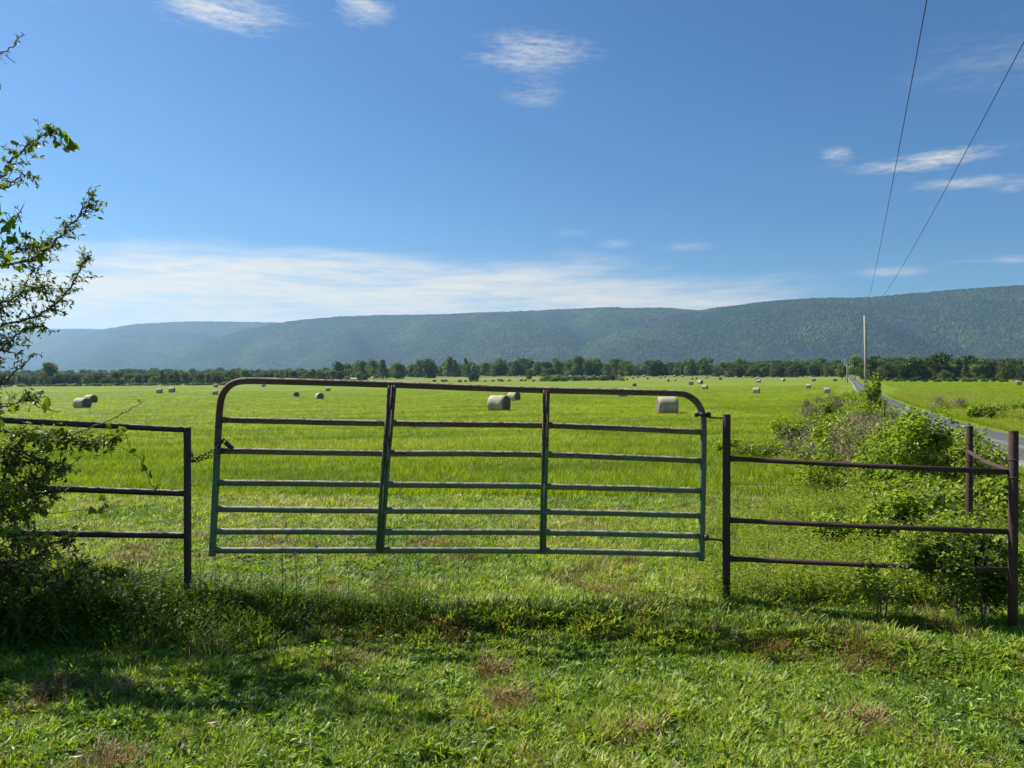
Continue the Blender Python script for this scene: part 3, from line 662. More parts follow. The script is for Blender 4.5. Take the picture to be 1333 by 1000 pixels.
def pole(px, D, pt, label, cat='utility pole', r0=.17, arm=True):
    g = G(px, D); topz = P(px, pt, D).z; h = topz - g.z; t_ = thing('utility_pole', label, cat, g, 'utility poles along the road')
    b = MB(); b.tube([(0, 0, -.5), (-.02, 0, h * .5), (-.16, 0, h)], [r0, r0 * .88, r0 * .72], 12); b.build('shaft', M_pole, t_)
    b = MB(); b.tube([(-.16, 0, h), (-.16, 0, h + .22)], .035, 8); b.tube([(-.16, 0, h + .10), (-.16, 0, h + .14)], .07, 8); b.tube([(-.06, 0, h - 1.5), (.14, 0, h - 1.5)], .035, 8); b.build('insulator', M_wire, t_)
    b = MB(); b.tube([(-.0, -.16, .5), (-.10, -.14, h - .4)], .018, 6); b.build('ground_wire', M_wire, t_)
    return Vector((g.x - .16, g.y, g.z + h + .2))
T1 = pole(1127, 95, 411, 'nearest weathered grey utility pole standing left of the road', r0=.2)
T2 = pole(1103, 285, 474, 'second utility pole along the road, seen beyond the nearest one', r0=.22)
T3 = pole(1100.5, 385, 466, 'third utility pole, tiny beside the far road', r0=.18)
pole(1096, 470, 468, 'farthest utility pole against the wood at the road end', r0=.2)
pole(1021.5, 560, 480, 'thin pale pole standing before the wood behind the field', r0=.2)
m_cable, t = mat('black_cable'); t.n('ShaderNodeOutputMaterial', {'Surface': t.n('ShaderNodeBsdfPrincipled', {'Base Color': (.03, .03, .035, 1), 'Roughness': .6}).outputs[0]})
def cable(A, B, sag, label, r=.011):
    b = MB(); pts = []
    for i in range(61):
        f = i / 60; p = A.lerp(B, f); p.z -= sag * 4 * f * (1 - f); pts.append(p)
    b.tube(pts, r, 6); o = b.build('power_line', m_cable); return tag(o, label, 'power line', 'power lines')
# spans: through the measured points above the camera
def through(A, px, py, D, far, sag):
    Q = P(px, py, D); f = (A.y - Q.y) / (A.y - far); end = A + (Q - A) / f; end.z += sag * 4 * f * (1 - f) / f * 1.0
    return end
E1 = through(T1, 1205, 0, 14.6, -12, 1.2); cable(T1, E1, 1.2, 'left of the two power lines running up from the nearest pole')
T1b = T1 - Vector((-.2, 0, .25)); E2 = through(T1b, 1333, 52, 16.5, -12, 1.6); cable(T1b, E2, 1.6, 'right of the two power lines running up from the nearest pole')
cable(T1, T2, 2.2, 'power line from the nearest pole to the second pole', .012)

# ------------------------------------------------------------------ hay bales
m_bale, t = mat('wrapped_hay'); co = t.n('ShaderNodeTexCoord').outputs['Object']
n1 = t.noise(t.scalev(co, 6, 1, 1), 3.0, 5, .7); n2 = t.noise(co, 1.6, 3, .5); n3 = t.noise(t.scalev(co, 14, 1, 1), 3, 3, .6)
c = t.ramp(t.m('ADD', t.m('MULTIPLY', n1, .6), t.m('MULTIPLY', n2, .4)), [(.3, (.20, .165, .10)), (.5, (.38, .33, .22)), (.7, (.55, .49, .35))])
b = t.n('ShaderNodeBump', {'Strength': .8, 'Distance': .03, 'Height': n3})
t.n('ShaderNodeOutputMaterial', {'Surface': t.n('ShaderNodeBsdfPrincipled', {'Base Color': c, 'Roughness': .8, 'Normal': b.outputs[0]}).outputs[0]})
m_bend, t = mat('cut_hay_end'); co = t.n('ShaderNodeTexCoord').outputs['Object']
sp = t.n('ShaderNodeSeparateXYZ', {0: co}); rr = t.m('SQRT', t.m('ADD', t.m('POWER', sp.outputs[1], 2.0), t.m('POWER', sp.outputs[2], 2.0)))
n1 = t.noise(co, 14, 5, .7); wv = t.m('SINE', t.m('ADD', t.m('MULTIPLY', rr, 60.0), t.m('MULTIPLY', n1, 5.0)))
c = t.ramp(t.m('ADD', t.m('MULTIPLY', wv, .15), n1), [(.3, (.11, .09, .06)), (.7, (.24, .20, .13))])
b = t.n('ShaderNodeBump', {'Strength': .8, 'Distance': .03, 'Height': t.m('ADD', wv, n1)})
t.n('ShaderNodeOutputMaterial', {'Surface': t.n('ShaderNodeBsdfPrincipled', {'Base Color': c, 'Roughness': .95, 'Normal': b.outputs[0]}).outputs[0]})
def bale_meshes(seed, n=40):
    r = random.Random(seed); Rr = .72; L = 1.42; b = MB(); rings = [-.5, -.47, -.3, -.1, .1, .3, .47, .5]
    rs = [Rr * .93, Rr, Rr * 1.005, Rr * .995, Rr, Rr * 1.008, Rr, Rr * .93]; jit = [r.gauss(0, .006) for _ in range(n)]
    for xx, rad in zip(rings, rs):
        for k in range(n):
            a = 2 * math.pi * k / n; q = rad * (1 + jit[k] + r.gauss(0, .004)); zz = math.sin(a) * q
            zz = max(zz, -Rr * .93) if zz < 0 else zz * .985
            b.v.append(Vector((xx * L, math.cos(a) * q * 1.01, zz + Rr * .93)))
    for i in range(len(rings) - 1):
        for k in range(n):
            a = i * n + k; c_ = i * n + (k + 1) % n; b.f.append((a, c_, c_ + n, a + n))
    body = b.mesh('wrapped_side', m_bale)
    ends = []
    for sgn in (-1, 1):
        e = MB(); 
        for j, q in enumerate((1.0, .66, .33)):
            for k in range(n):
                a = 2 * math.pi * k / n; zz = math.sin(a) * Rr * .93 * q
                e.v.append(Vector((sgn * (L * .5 - (1 - q) * -.03 + r.gauss(0, .006)), math.cos(a) * Rr * .93 * q, zz + Rr * .93)))
        e.v.append(Vector((sgn * (L * .5 + .03), 0, Rr * .93)))
        for j in range(2):
            for k in range(n):
                a = j * n + k; c_ = j * n + (k + 1) % n; f = (a, c_, c_ + n, a + n); e.f.append(f if sgn > 0 else f[::-1])
        for k in range(n):
            f = (2 * n + k, 2 * n + (k + 1) % n, 3 * n); e.f.append(f if sgn > 0 else f[::-1])
        ends.append(e.mesh('hay_end', m_bend, False))
    return body, ends[0], ends[1]
BM = [bale_meshes(i) for i in range(3)]; BML = [bale_meshes(9, 14)]
def bale(px, ptop, pbase, yaw, label, group='round hay bales scattered over the fields', small=False):
    h = pbase - ptop; Dg = 1.30 * 960 / h; best = None
    for f in np.linspace(.72, 1.38, 90):
        D = Dg * f; g = G(px, D); py = 494 - (g.z - EYE) / D * 960; e = abs(py - pbase) / max(1.2, h * .12) + abs(math.log(f)) * 7
        if best is None or e < best[0]: best = (e, D, g)
    _, D, g = best; t_ = thing('hay_bale', label, 'hay bale', (g.x, g.y, g.z - .05), group, R(yaw)); A = random.choice(BM) if not small else BML[0]
    s = h / 960 * D / 1.28; s = min(max(s, .9), 1.2) * .96; t_.scale = (s, s, s)
    link(bpy.data.objects.new('wrapped_side', A[0]), t_); link(bpy.data.objects.new('hay_end', A[1]), t_); link(bpy.data.objects.new('hay_end', A[2]), t_)
bale(649.5, 514.5, 536, -29, 'largest pale hay bale seen through the gate just left of its second brace')
bale(669, 510, 522, -38, 'smaller hay bale right behind the largest bale by the middle brace of the gate')
bale(868.5, 516.5, 540, -2, 'pale hay bale seen broadside just under the rounded right corner of the gate')
bale(107, 518, 532.5, -16, 'big grey hay bale low behind the black fence on the left')
bale(118, 514, 525, -20, 'hay bale half hidden behind the big grey bale on the left')
bale(52.5, 508, 513.5, -5, 'small hay bale near the left edge behind the shrub twigs')
bale(207.5, 506, 512, 10, 'left bale of the small pair between the big grey bale and the gate')
bale(223.7, 504.5, 511, 5, 'right bale of the small pair between the big grey bale and the gate')
bale(281, 499.8, 504.3, 10, 'tiny far hay bale just outside the rounded left corner of the gate')
bale(280, 508.5, 514.5, 15, 'hay bale partly behind the left upright of the gate')
bale(343, 499.8, 503.8, 5, 'tiny dark hay bale just under the top rail of the gate at its left')
bale(385.8, 510, 517, -75, 'dark hay bale seen end-on, left one of two in the first gate panel')
bale(416, 511.5, 520, -60, 'dark hay bale seen end-on, right one of two in the first gate panel')
bale(427, 504.5, 509.5, 5, 'small pale hay bale just behind the right end-on bale')
bale(619, 502, 508.5, 15, 'small dark hay bale just under the top rail left of the largest bale')
bale(810.6, 503.6, 516.7, -3, 'hay bale crossed by the top rail of the gate left of the rounded corner')
bale(826, 498.8, 503, 60, 'small hay bale standing just above the top rail near the thicket')
bale(899.5, 496.4, 501.2, 50, 'left bale of the loose cluster of four above the gate corner')
bale(911.8, 495, 499.8, -60, 'dark end-on bale in the middle of the cluster above the gate corner')
bale(917.8, 501.2, 507, -30, 'nearest bale of the cluster just right of the gate corner')
bale(937.8, 490.5, 494.6, 60, 'tiny bale alone between the gate corner and the pair by the wood')
bale(984.7, 504.6, 512.2, -25, 'pale bale alone on the open field right of the gate corner')
bale(987.7, 494, 498.2, -30, 'near one of two bales lined up behind the lone pale bale')
bale(985.5, 490.8, 494.3, -20, 'farther one of two bales lined up behind the lone pale bale')
bale(1019.5, 492.8, 496.4, -70, 'dark low bale by the thin pole before the wood')
bale(1052.5, 500, 505.8, -20, 'left bale of the two nearest the weedy roadside fence')
bale(1058.5, 492, 496.2, 10, 'tiny far bale above the two by the weedy roadside fence')
bale(1076.5, 504.8, 512.2, -10, 'right bale of the two nearest the weedy roadside fence')
bale(1324.6, 495.5, 502, 5, 'lone hay bale in the field across the road at the right edge')
TG = 'tiny far bales before the long wood'
for (px, py, yw) in ((649, 496, 80), (731.7, 490.8, 0), (742.4, 491.4, -30), (762, 491.4, 10), (783, 491.4, 10), (806, 490.8, 0), (816.5, 495.2, 80), (810.7, 496, 80), (824, 493, 10), (830, 491.8, 20),
                     (843, 494, 80), (859.5, 492.6, 10), (865.7, 491.5, 0), (878, 491.3, -20), (870, 497, 80), (879, 495.6, -30), (901, 494.4, 40), (906.3, 493.5, 10), (919.8, 492.8, 0), (838.5, 490.9, 0), (888, 490.9, 0), (1060, 495.6, 40)):
    bale(px, py - 2.7, py, yw, 'one of the tiny round hay bales dotted before the long wood', TG, True)

# ------------------------------------------------------------------ green gate
def Dg(px): return 5.22 + (px - 275) / 642 * .28
def GP(px, py, dd=0.0): return P(px, py, Dg(px) + dd)
gate = thing('farm_gate', 'green rusty seven-bar metal farm gate closed across the field entrance', 'gate', (0, 5.36, 0))
gate_inv = Vector((0, 5.36, 0))
def gb(b, name, m=M_gate, label=None):
    b.v = [Vector(v) - gate_inv for v in b.v]; o = b.build(name, m, gate)
    if label: o['label'] = label
    return o
def curve(pts, per=8):
    """Catmull-Rom through world points"""
    out = []; n = len(pts)
    for i in range(n - 1):
        p0, p1, p2, p3 = pts[max(i - 1, 0)], pts[i], pts[i + 1], pts[min(i + 2, n - 1)]
        for k in range(per):
            u = k / per; out.append(.5 * ((2 * p1) + (p2 - p0) * u + (2 * p0 - 5 * p1 + 4 * p2 - p3) * u * u + (3 * p1 - p0 - 3 * p2 + p3) * u ** 3))
    return out + [pts[-1]]
frame_px = [(275.5, 724), (278, 680), (281, 620), (284, 560), (285.8, 533), (288.5, 517), (294, 507), (303, 499.5), (316, 496.2), (340, 496), (400, 497.5), (510, 500.8), (620, 505), (711, 508), (800, 510), (860, 511.3), (884, 512.3), (897, 516), (907, 524), (913, 535), (915.6, 548), (915.6, 600), (914.5, 660), (913.3, 730)]
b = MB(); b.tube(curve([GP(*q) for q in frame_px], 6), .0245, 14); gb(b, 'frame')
RAILS = [((286, 546.8), (503, 551.2), (710, 554), (913, 562.5)), ((283, 587), (501, 590.3), (709, 592), (913, 600)), ((281, 628.4), (499, 631), (708, 633.5), (913, 639)),
         ((279, 662.8), (497.5, 665), (707.5, 666.5), (912, 671.5)), ((277.5, 692), (496.5, 692.8), (707, 693.5), (912, 698)), ((277, 716.8), (495, 716.8), (706.5, 717.5), (911, 722))]
for i, r_ in enumerate(RAILS):
    b = MB(); pts = curve([GP(*q) for q in r_], 10); pts = [p + Vector((0, 0, random.gauss(0, .0008))) for p in pts]
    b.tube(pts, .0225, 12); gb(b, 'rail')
    for j in (1, 2):          # weld collars and flattened crimp where the rails pass the braces
        c_ = GP(*r_[j]); b = MB(); b.tube([c_ + Vector((-.012, -.002, .002)), c_ + Vector((.065 if j == 1 else .045, -.002, .002))], .0265, 10); gb(b, 'weld_collar')
for (a, m_, z, wd) in (((510.5, 501.5), (501.5, 610), (494, 718), .064), ((711.3, 508), (709, 610), (706.6, 720), .052)):
    b = MB(); A, M2, B_ = GP(*a, -.026), GP(*m_, -.026), GP(*z, -.026)
    for off in (-1, 1):       # pressed channel: two ribs and a web
        b.tube([A + Vector((off * wd * .30, 0, 0)), M2 + Vector((off * wd * .30, 0, 0)), B_ + Vector((off * wd * .30, 0, 0))], wd * .20, 10)
    for s0, s1 in ((A, M2), (M2, B_)):
        d = (s1 - s0); rot = d.to_track_quat('Z', 'Y').to_matrix(); b.box((s0 + s1) / 2 + Vector((0, .006, 0)), (wd * .8, .012, d.length), rot)
    gb(b, 'brace')
# hinges
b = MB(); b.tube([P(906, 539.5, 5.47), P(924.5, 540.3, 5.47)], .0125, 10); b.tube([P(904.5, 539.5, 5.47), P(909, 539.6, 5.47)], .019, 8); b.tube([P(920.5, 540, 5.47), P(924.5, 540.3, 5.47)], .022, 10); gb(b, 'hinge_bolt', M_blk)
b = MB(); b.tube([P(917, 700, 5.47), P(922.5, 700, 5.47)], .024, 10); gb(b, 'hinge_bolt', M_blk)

# chain and padlock
def torus_link(b, c, d, up, L_=.034, w_=.020, r=.0035):
    d = d.normalized(); s = d.cross(up).normalized(); pts = []
    for k in range(13):
        a = 2 * math.pi * k / 12; pts.append(c + d * math.cos(a) * L_ / 2 + s * math.sin(a) * w_ / 2)
    b.tube(pts, r, 5, False)
b = MB()
def run(A, B, sag):
    n = max(3, int((B - A).length / .027))
    for i in range(n):
        f = (i + .5) / n; p = A.lerp(B, f); p.z -= sag * 4 * f * (1 - f); torus_link(b, p, (B - A), Vector((0, 1, .2)) if i % 2 else Vector((0, .2, 1)))
run(P(248, 600, 5.27), P(283, 583, 5.20), .006); run(P(250, 601.5, 5.27), P(275, 594, 5.22), .004); run(P(240, 602, 5.27), P(249, 601, 5.25), 0); run(P(251, 596, 5.28), P(247, 588, 5.28), 0)
run(P(284, 583, 5.19), P(291, 573, 5.2), -.01); run(P(283, 590, 5.19), P(296, 584, 5.19), .0)
o = b.build('gate_chain', M_blk, origin=P(266, 592, 5.24)); tag(o, 'dark chain looped between the black fence post and the gate', 'chain')
lk = thing('padlock', 'dark padlock lying on the second gate rail beside the left upright', 'padlock', P(298, 580, 5.2))
rot = Matrix.Rotation(R(40), 3, 'Y'); b = MB(); b.box((0, 0, 0), (.070, .022, .030), rot); b.box((.004, 0, .002), (.064, .026, .022), rot); b.build('body', M_blk, lk, False)
b = MB(); pts = []
for k in range(9): a = math.pi * k / 8; pts.append(rot @ Vector((-.035 - math.sin(a) * .026, 0, math.cos(a) * .012)))
b.tube(pts, .004, 6); b.build('shackle', M_blk, lk)

# ------------------------------------------------------------------ black fence panel on the left
pf = thing('fence_panel', 'black scaly three-bar steel fence panel left of the gate', 'fence', (-2.3, 5.28, 0)); pinv = Vector((-2.3, 5.28, 0))
def fb(b, name, m=M_blk, par=pf, inv=pinv):
    b.v = [Vector(v) - inv for v in b.v]; return b.build(name, m, par)
def Dl(px): return 5.04 + px / 243 * .24
def LP(px, py): return P(px, py, Dl(px))
def rough_bar(A, B, w_, h_, seed):
    """rectangular bar with a flaking, uneven upper edge"""
    r = random.Random(seed); b = MB(); n = int((B - A).length / .018); d = (B - A) / n; s = Vector((0, 1, 0))
    for i in range(n + 1):
        p = A + d * i; j = h_ / 2 + (abs(r.gauss(0, .0022)) if r.random() < .6 else 0)
        k = h_ / 2 + abs(r.gauss(0, .0008))
        b.v += [p - s * w_ / 2 - Vector((0, 0, k)), p + s * w_ / 2 - Vector((0, 0, k)), p + s * w_ / 2 + Vector((0, 0, j)), p - s * w_ / 2 + Vector((0, 0, j))]
    for i in range(n):
        for q in range(4): a = i * 4 + q; c_ = i * 4 + (q + 1) % 4; b.f.append((a, a + 4, c_ + 4, c_))
    b.f += [(0, 1, 2, 3), (n * 4 + 3, n * 4 + 2, n * 4 + 1, n * 4)]
    return b
post_x = 243.6; Dp = 5.28
b = MB(); b.box(P(243.6, 650, Dp) + Vector((0, 0, 0)), (.040, .040, 1.10)); top_p = P(243.6, 556, Dp); bot = Vector((top_p.x, top_p.y, -.12)); b = MB()
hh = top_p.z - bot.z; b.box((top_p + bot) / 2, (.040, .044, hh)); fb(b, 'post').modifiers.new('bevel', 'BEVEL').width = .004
for (ya, yb, sd0) in ((524.5, 559.5, 1), (617, 643, 2), (689, 697.3, 3)):
    xa = -300 if sd0 else 0
    A = LP(-260, ya if sd0 != 1 else 534); A = P(-260, {1: 533.5, 2: 623.5, 3: 690}[sd0], Dl(-260)); B_ = P(239.3, {1: 559.6, 2: 642.6, 3: 697.5}[sd0], Dl(239.3))
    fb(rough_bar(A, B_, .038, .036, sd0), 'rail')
A = P(-262, 533, Dl(-262)); b = MB(); b.box((A.x, A.y, (A.z - .12) / 2), (.04, .044, A.z + .12)); fb(b, 'post')

# ------------------------------------------------------------------ brown pipe fence on the right
pr = thing('pipe_fence', 'brown rusty pipe fence with round posts and three rails right of the gate', 'fence', (2.4, 5.1, 0)); rinv = Vector((2.4, 5.1, 0))
def post(px, ptop, D, rad, label=None):
    t0 = P(px, ptop, D); b = MB(); z = t0.z; pts = [(t0.x, D, -.35), (t0.x, D, .5), (t0.x, D, z - .008), (t0.x, D, z)]
    b.tube(pts, [rad, rad, rad, rad * .93], 20); o = fb(b, 'post', M_rust, pr, rinv)
    if label: o['label'] = label
    b2 = MB(); b2.tube([(t0.x, D, z - .002), (t0.x, D, z + .006)], [rad * 1.02, rad * .9], 20); fb(b2, 'post_cap', M_rust, pr, rinv)
post(946, 540.5, 5.44, .0285, 'hinge post of the gate'); post(1319.7, 562, 4.80, .0285); post(1262.3, 555.5, 6.75, .0295)
for (a, z) in (((950, 597.2), (1316, 615)), ((950, 677.6), (1316, 692.8)), ((950, 727.8), (1316, 743))):
    b = MB(); A = P(a[0], a[1], 5.43); B_ = P(z[0], z[1], 4.81); b.tube([A, A.lerp(B_, .04), A.lerp(B_, .5) - Vector((0, 0, .003)), B_], [.022, .0185, .0175, .0185], 12); fb(b, 'rail', M_rust, pr, rinv)
b = MB(); A = P(1261, 588, 6.72); B_ = P(1317, 614, 4.83); b.tube([A, A.lerp(B_, .5) - Vector((0, 0, .02)), B_], .0175, 10); fb(b, 'rail', M_rust, pr, rinv)
b = MB(); b.tube([P(924, 543.6, 5.47), P(942, 544.4, 5.44)], .0065, 8); fb(b, 'hinge_pin', M_blk, pr, rinv)
b = MB(); b.tube([P(921, 702, 5.47), P(940, 703.5, 5.44), P(942, 708, 5.44)], .0075, 8); fb(b, 'hinge_pin', M_rust, pr, rinv)
for (px, py, D) in ((946, 581, 5.44), (946, 630, 5.44), (946, 671.5, 5.44), (946, 723.5, 5.44), (1319.7, 622, 4.8), (1319.7, 599, 4.8), (1262, 577, 6.75), (1262, 600, 6.75)):
    c_ = P(px, py, D); b = MB(); b.tube([c_ + Vector((math.cos(a) * .033, math.sin(a) * .033, a * .001)) for a in np.linspace(0, 6.5, 16)], .0022, 5); fb(b, 'wire_wrap', M_wire, pr, rinv)
# barbed wire strands
def barbed(pts, label, barb=.12):
    b = MB(); pts = curve(pts, 8); b.tube(pts, .0018, 5); acc = 0
    for i in range(1, len(pts)):
        acc += (pts[i] - pts[i - 1]).length
        if acc > barb:
            acc = 0; p = pts[i]
            for _ in range(2):
                d = Vector((random.gauss(0, 1), random.gauss(0, 1), random.gauss(0, 1))).normalized() * .013; b.tube([p - d, p + d], .0012, 4)
    o = b.build('barbed_wire', M_wire, origin=pts[0]); tag(o, label, 'barbed wire')
barbed([P(950, 582, 5.43), P(985, 583.5, 5.4), P(1030, 585.5, 5.3), P(1180, 592, 5.05), P(1317, 600, 4.8)], 'upper barbed wire strand stretched between the two brown posts right of the gate')
barbed([P(950, 630, 5.43), P(1000, 631, 5.35), P(1100, 634, 5.2), P(1317, 638, 4.8)], 'lower barbed wire strand between the two brown posts right of the gate')
barbed([P(240, 567.5, 5.28), P(228, 570, 5.3), P(210, 570.5, 5.3), P(150, 566, 5.25), P(60, 560, 5.15), P(-60, 555, 5.0)], 'barbed wire strand running along the black fence panel', .1)
barbed([P(247, 631.5, 5.28), P(254, 632, 5.3), P(262, 631.5, 5.3)], 'short cut end of barbed wire at the black post', .025)
# fence along the road beyond the second brown post
for i, (yy, px) in enumerate(((14.5, 1160), (24, 1146), (38, 1131))):
    x_ = fence_x(yy); b = MB(); b.tube([(0, 0, -.3), (.02, 0, 1.3)], .03, 8); o = b.build('steel_fence_post', M_rust); o.location = (x_, yy, gz(x_, yy)); tag(o, ('nearest', 'middle', 'farthest')[i] + ' thin steel post in the overgrown fence row along the road', 'post', 'posts of the overgrown fence')
ptsw = [P(1262, 577, 6.75)] + [Vector((fence_x(v), v, gz(fence_x(v), v) + 1.15)) for v in (14.5, 24, 38)]; barbed(ptsw, 'barbed wire strand running along the overgrown roadside fence', .15)

# ------------------------------------------------------------------ shrubs by the fences
def bush(name, label, c, rx, ry, h, n, m, leafl, stems=10, seed=0, cat='bush', group=None, lump=13, wfac=.7):
    r = random.Random(seed); g = gz(c[0], c[1]); t_ = thing(name, label, cat, (c[0], c[1], g), group)
    L = []
    for i in range(lump):
        a = r.random() * 6.283; q = math.sqrt(r.random()) * .65; zz = r.uniform(.3, .85) * h; s = r.uniform(.14, .36)
        L.append((Vector((math.cos(a) * q * rx, math.sin(a) * q * ry, zz)), s * rx, s * ry, min(s * h * .9, h - zz + .05)))
    b = MB()
    for _ in range(n):
        cc, s1, s2, s3 = r.choice(L); d = Vector((r.gauss(0, 1), r.gauss(0, 1), r.gauss(0, 1))).normalized(); q = r.uniform(.4, 1.08)
        p = cc + Vector((d.x * s1, d.y * s2, d.z * s3)) * q; p.z = abs(p.z)
        dd = Vector((r.gauss(0, 1), r.gauss(0, 1), r.gauss(-.1, .6))).normalized(); nn = Vector((r.gauss(0, .5) + d.x * .4, r.gauss(0, .5) + d.y * .4, 1)).normalized()
        b.leaf(p, dd, nn, leafl * r.uniform(.6, 1.3), leafl * wfac * r.uniform(.7, 1.1))
    o = b.build('foliage', m, t_, False)
    b = MB()
    for i in range(stems):
        cc = r.choice(L)[0]; p0 = Vector((r.gauss(0, .2) * rx, r.gauss(0, .2) * ry, -.05)); e = Vector((cc.x * 1.5 + r.gauss(0, .15), cc.y * 1.5 + r.gauss(0, .15), h * r.uniform(.8, 1.12)))
        md_ = p0.lerp(e, .5) + Vector((r.gauss(0, .08), r.gauss(0, .08), .05)); b.tube([p0, md_, e], [.007, .004, .001], 5, False)
    b.build('stems', M_twig, t_); return t_
F = lambda y, dx=0: (float(fence_x(y)) + dx, y)
bush('vine_bush', 'bright yellow-green vine-covered bush in the fence row beside the road', (6.55, 11.9), .66, .55, 1.42, 2500, M_vine, .085, 8, 3, lump=19)
bush('vine_bush', 'bright vine mass trailing toward the road left of the second brown post', (7.5, 13.2), .75, .6, .95, 1700, M_vine, .085, 6, 31, lump=16)
bush('sapling', 'leafy dark green sapling sticking up above the roadside fence row', (13.9, 28.5), .42, .42, 2.45, 900, M_bush, .12, 5, 4, 'sapling', None, 11)
bush('bramble_bush', 'grey-brown dead brush heap in the middle of the fence row', (7.3, 15.0), 1.2, 1.0, 1.25, 6500, M_brush, .065, 50, 5, wfac=.24)
bush('bramble_bush', 'brownish twiggy bramble behind the dead brush heap', (10.2, 20.5), 1.3, 1.2, 1.15, 4200, M_brush, .07, 50, 6, wfac=.2)
bush('bramble_bush', 'grey twiggy bramble with few leaves left of the vine bush', (5.9, 13.4), .8, .8, .75, 2600, M_brush, .05, 40, 26, wfac=.22)
BL = ['dark green bramble beside the sapling', 'leafy bramble left of the dead brush heap', 'green bush before the dead brush', 'mixed bramble low before the vine bush', 'light green bush spilling toward the field',
      'far bramble in the fence row under the nearest utility pole', 'round green bush in the fence row short of the pole', 'low bramble at the foot of the second brown post', 'weedy bush behind the middle pipe rail', 'dark bramble deep in the fence row', 'scrubby bush on the field side of the fence row', 'bright vine mound between the second brown post and the road', 'leafy mound just left of the second brown post', 'green bramble right of the vine-covered bush by the road',
      'bright bush behind the vine-covered bush by the road', 'leafy bush climbing behind the right post', 'leafy bush between the two right-hand posts']
BP = [(13.0, 27, 1.1, 1.35, M_bush), (8.6, 19.0, 1.1, 1.15, M_bush), (6.9, 16.6, .9, .85, M_bush), (5.3, 10.2, .8, .55, M_bush), (6.2, 19.0, 1.3, .6, M_bush),
      (27.2, 58, 2.0, 1.6, M_bush), (20.2, 42, 1.6, 1.5, M_bush), (4.15, 7.6, .6, .55, M_bush), (3.3, 7.4, .6, .38, M_bush), (15.6, 33, 1.3, 1.3, M_bush), (9.2, 24, 1.2, .9, M_vine), (6.1, 9.9, .7, .50, M_vine), (5.5, 8.5, .6, .55, M_bush), (7.9, 12.6, .8, .85, M_bush), (9.6, 16.0, .9, 1.05, M_vine), (3.75, 5.9, .45, .52, M_bush), (4.0, 6.6, .5, .42, M_bush)]
for i, (l, (bx_, by_, rr_, hh_, mm_)) in enumerate(zip(BL, BP)): bush('bramble_bush', l, (bx_, by_), rr_, rr_, hh_, int(2600), mm_, .055 + .0016 * by_, 12, 50 + i)
for i in range(20):
    yy_ = 11.5 + 36 * (i / 20) ** 1.35 + random.uniform(-.5, .5); ox = random.uniform(-1.7 - .03 * yy_, .1)
    mm_ = (M_bush, M_brush, M_bush, M_vine, M_brush)[i % 5]
    bush('bramble_bush', ('scrubby green bramble in the overgrown roadside fence row' if mm_ is not M_brush else 'dry brown bramble in the overgrown roadside fence row'), (float(fence_x(yy_)) + ox, yy_), .85 + .012 * yy_, .9, random.uniform(.65, .95) + .014 * yy_ + .3 * (ox > -.8), 1900,
         mm_, .05 + .0018 * yy_, 16, 300 + i, group='scrub of the fence row', wfac=.25 if mm_ is M_brush else .7)
# dark bush at the right post
bush('post_bush', 'dark leafy bush growing through the pipe fence at the right post', (3.02, 4.98), .46, .26, .66, 4200, M_bush2, .036, 5, 12)
bush('post_bush', 'small leafy sprig left of the dark bush under the bottom pipe rail', (2.50, 5.0), .24, .2, .42, 900, M_bush, .032, 4, 13)
bush('post_bush', 'green bush behind the right post above the bottom rail', (3.25, 5.7), .6, .4, .62, 2600, M_bush, .032, 16, 14)
bush('verge_bush', 'clump of broad bushes across the road near the right edge', (27.5, 40), 1.9, 1.2, 1.0, 2200, M_bush, .13, 10, 15)
bush('verge_bush', 'darker low bush across the road in front of the right field', (24.6, 38.5), 1.1, 1.0, .85, 1500, M_bush, .13, 10, 16)
bush('verge_bush', 'brownish dry bush on the far verge of the road', (29.8, 50), 1.6, 1.2, 1.0, 1500, M_brush, .13, 30, 17, wfac=.3)
bush('verge_bush', 'pale bush on the far verge close to the right edge of the photo', (24.5, 33.5), 1.8, 1.2, 1.1, 2400, M_vine, .12, 10, 18)

# blue flowers
m_blue, t = mat('blue_petals'); t.n('ShaderNodeOutputMaterial', {'Surface': t.n('ShaderNodeBsdfPrincipled', {'Base Color': (.22, .30, .75, 1), 'Roughness': .5}).outputs[0]})
for i, (px, py) in enumerate(((259, 722), (284, 738), (340, 748), (366, 729), (370, 742), (384, 720), (366, 706), (412, 712), (416, 730), (452, 732), (544, 736), (596, 740))):
    D = 5.05 + random.uniform(-.08, .12); p = P(px, py, D); g = gz(p.x, p.y); t_ = thing('chicory_plant', 'thin blue-flowered weed in the grass below the left half of the gate', 'flower', (p.x, p.y, g), 'blue flowered weeds')
    h = max(.12, p.z - g); b = MB(); b.tube([(0, 0, -.02), (.01, 0, h * .6), (0, 0, h)], [.0025, .002, .0015], 5)
    for k in range(5): a = random.random() * 6.28; b.leaf(Vector((0, 0, h * random.uniform(.1, .8))), Vector((math.cos(a), math.sin(a), .5)).normalized(), Vector((0, 0, 1)), .03, .008)
    b.build('stem', M_weed, t_, False); b = MB()
    for k in range(10):
        a = k * .628; b.leaf(Vector((0, 0, h)), Vector((math.cos(a), -.3, math.sin(a))).normalized(), Vector((0, -1, .3)).normalized(), .013, .006)
    b.build('flower_head', m_blue, t_, False)
m_tan, t = mat('fallen_leaf_tan'); t.n('ShaderNodeOutputMaterial', {'Surface': t.n('ShaderNodeBsdfPrincipled', {'Base Color': (.42, .33, .17, 1), 'Roughness': .6}).outputs[0]})
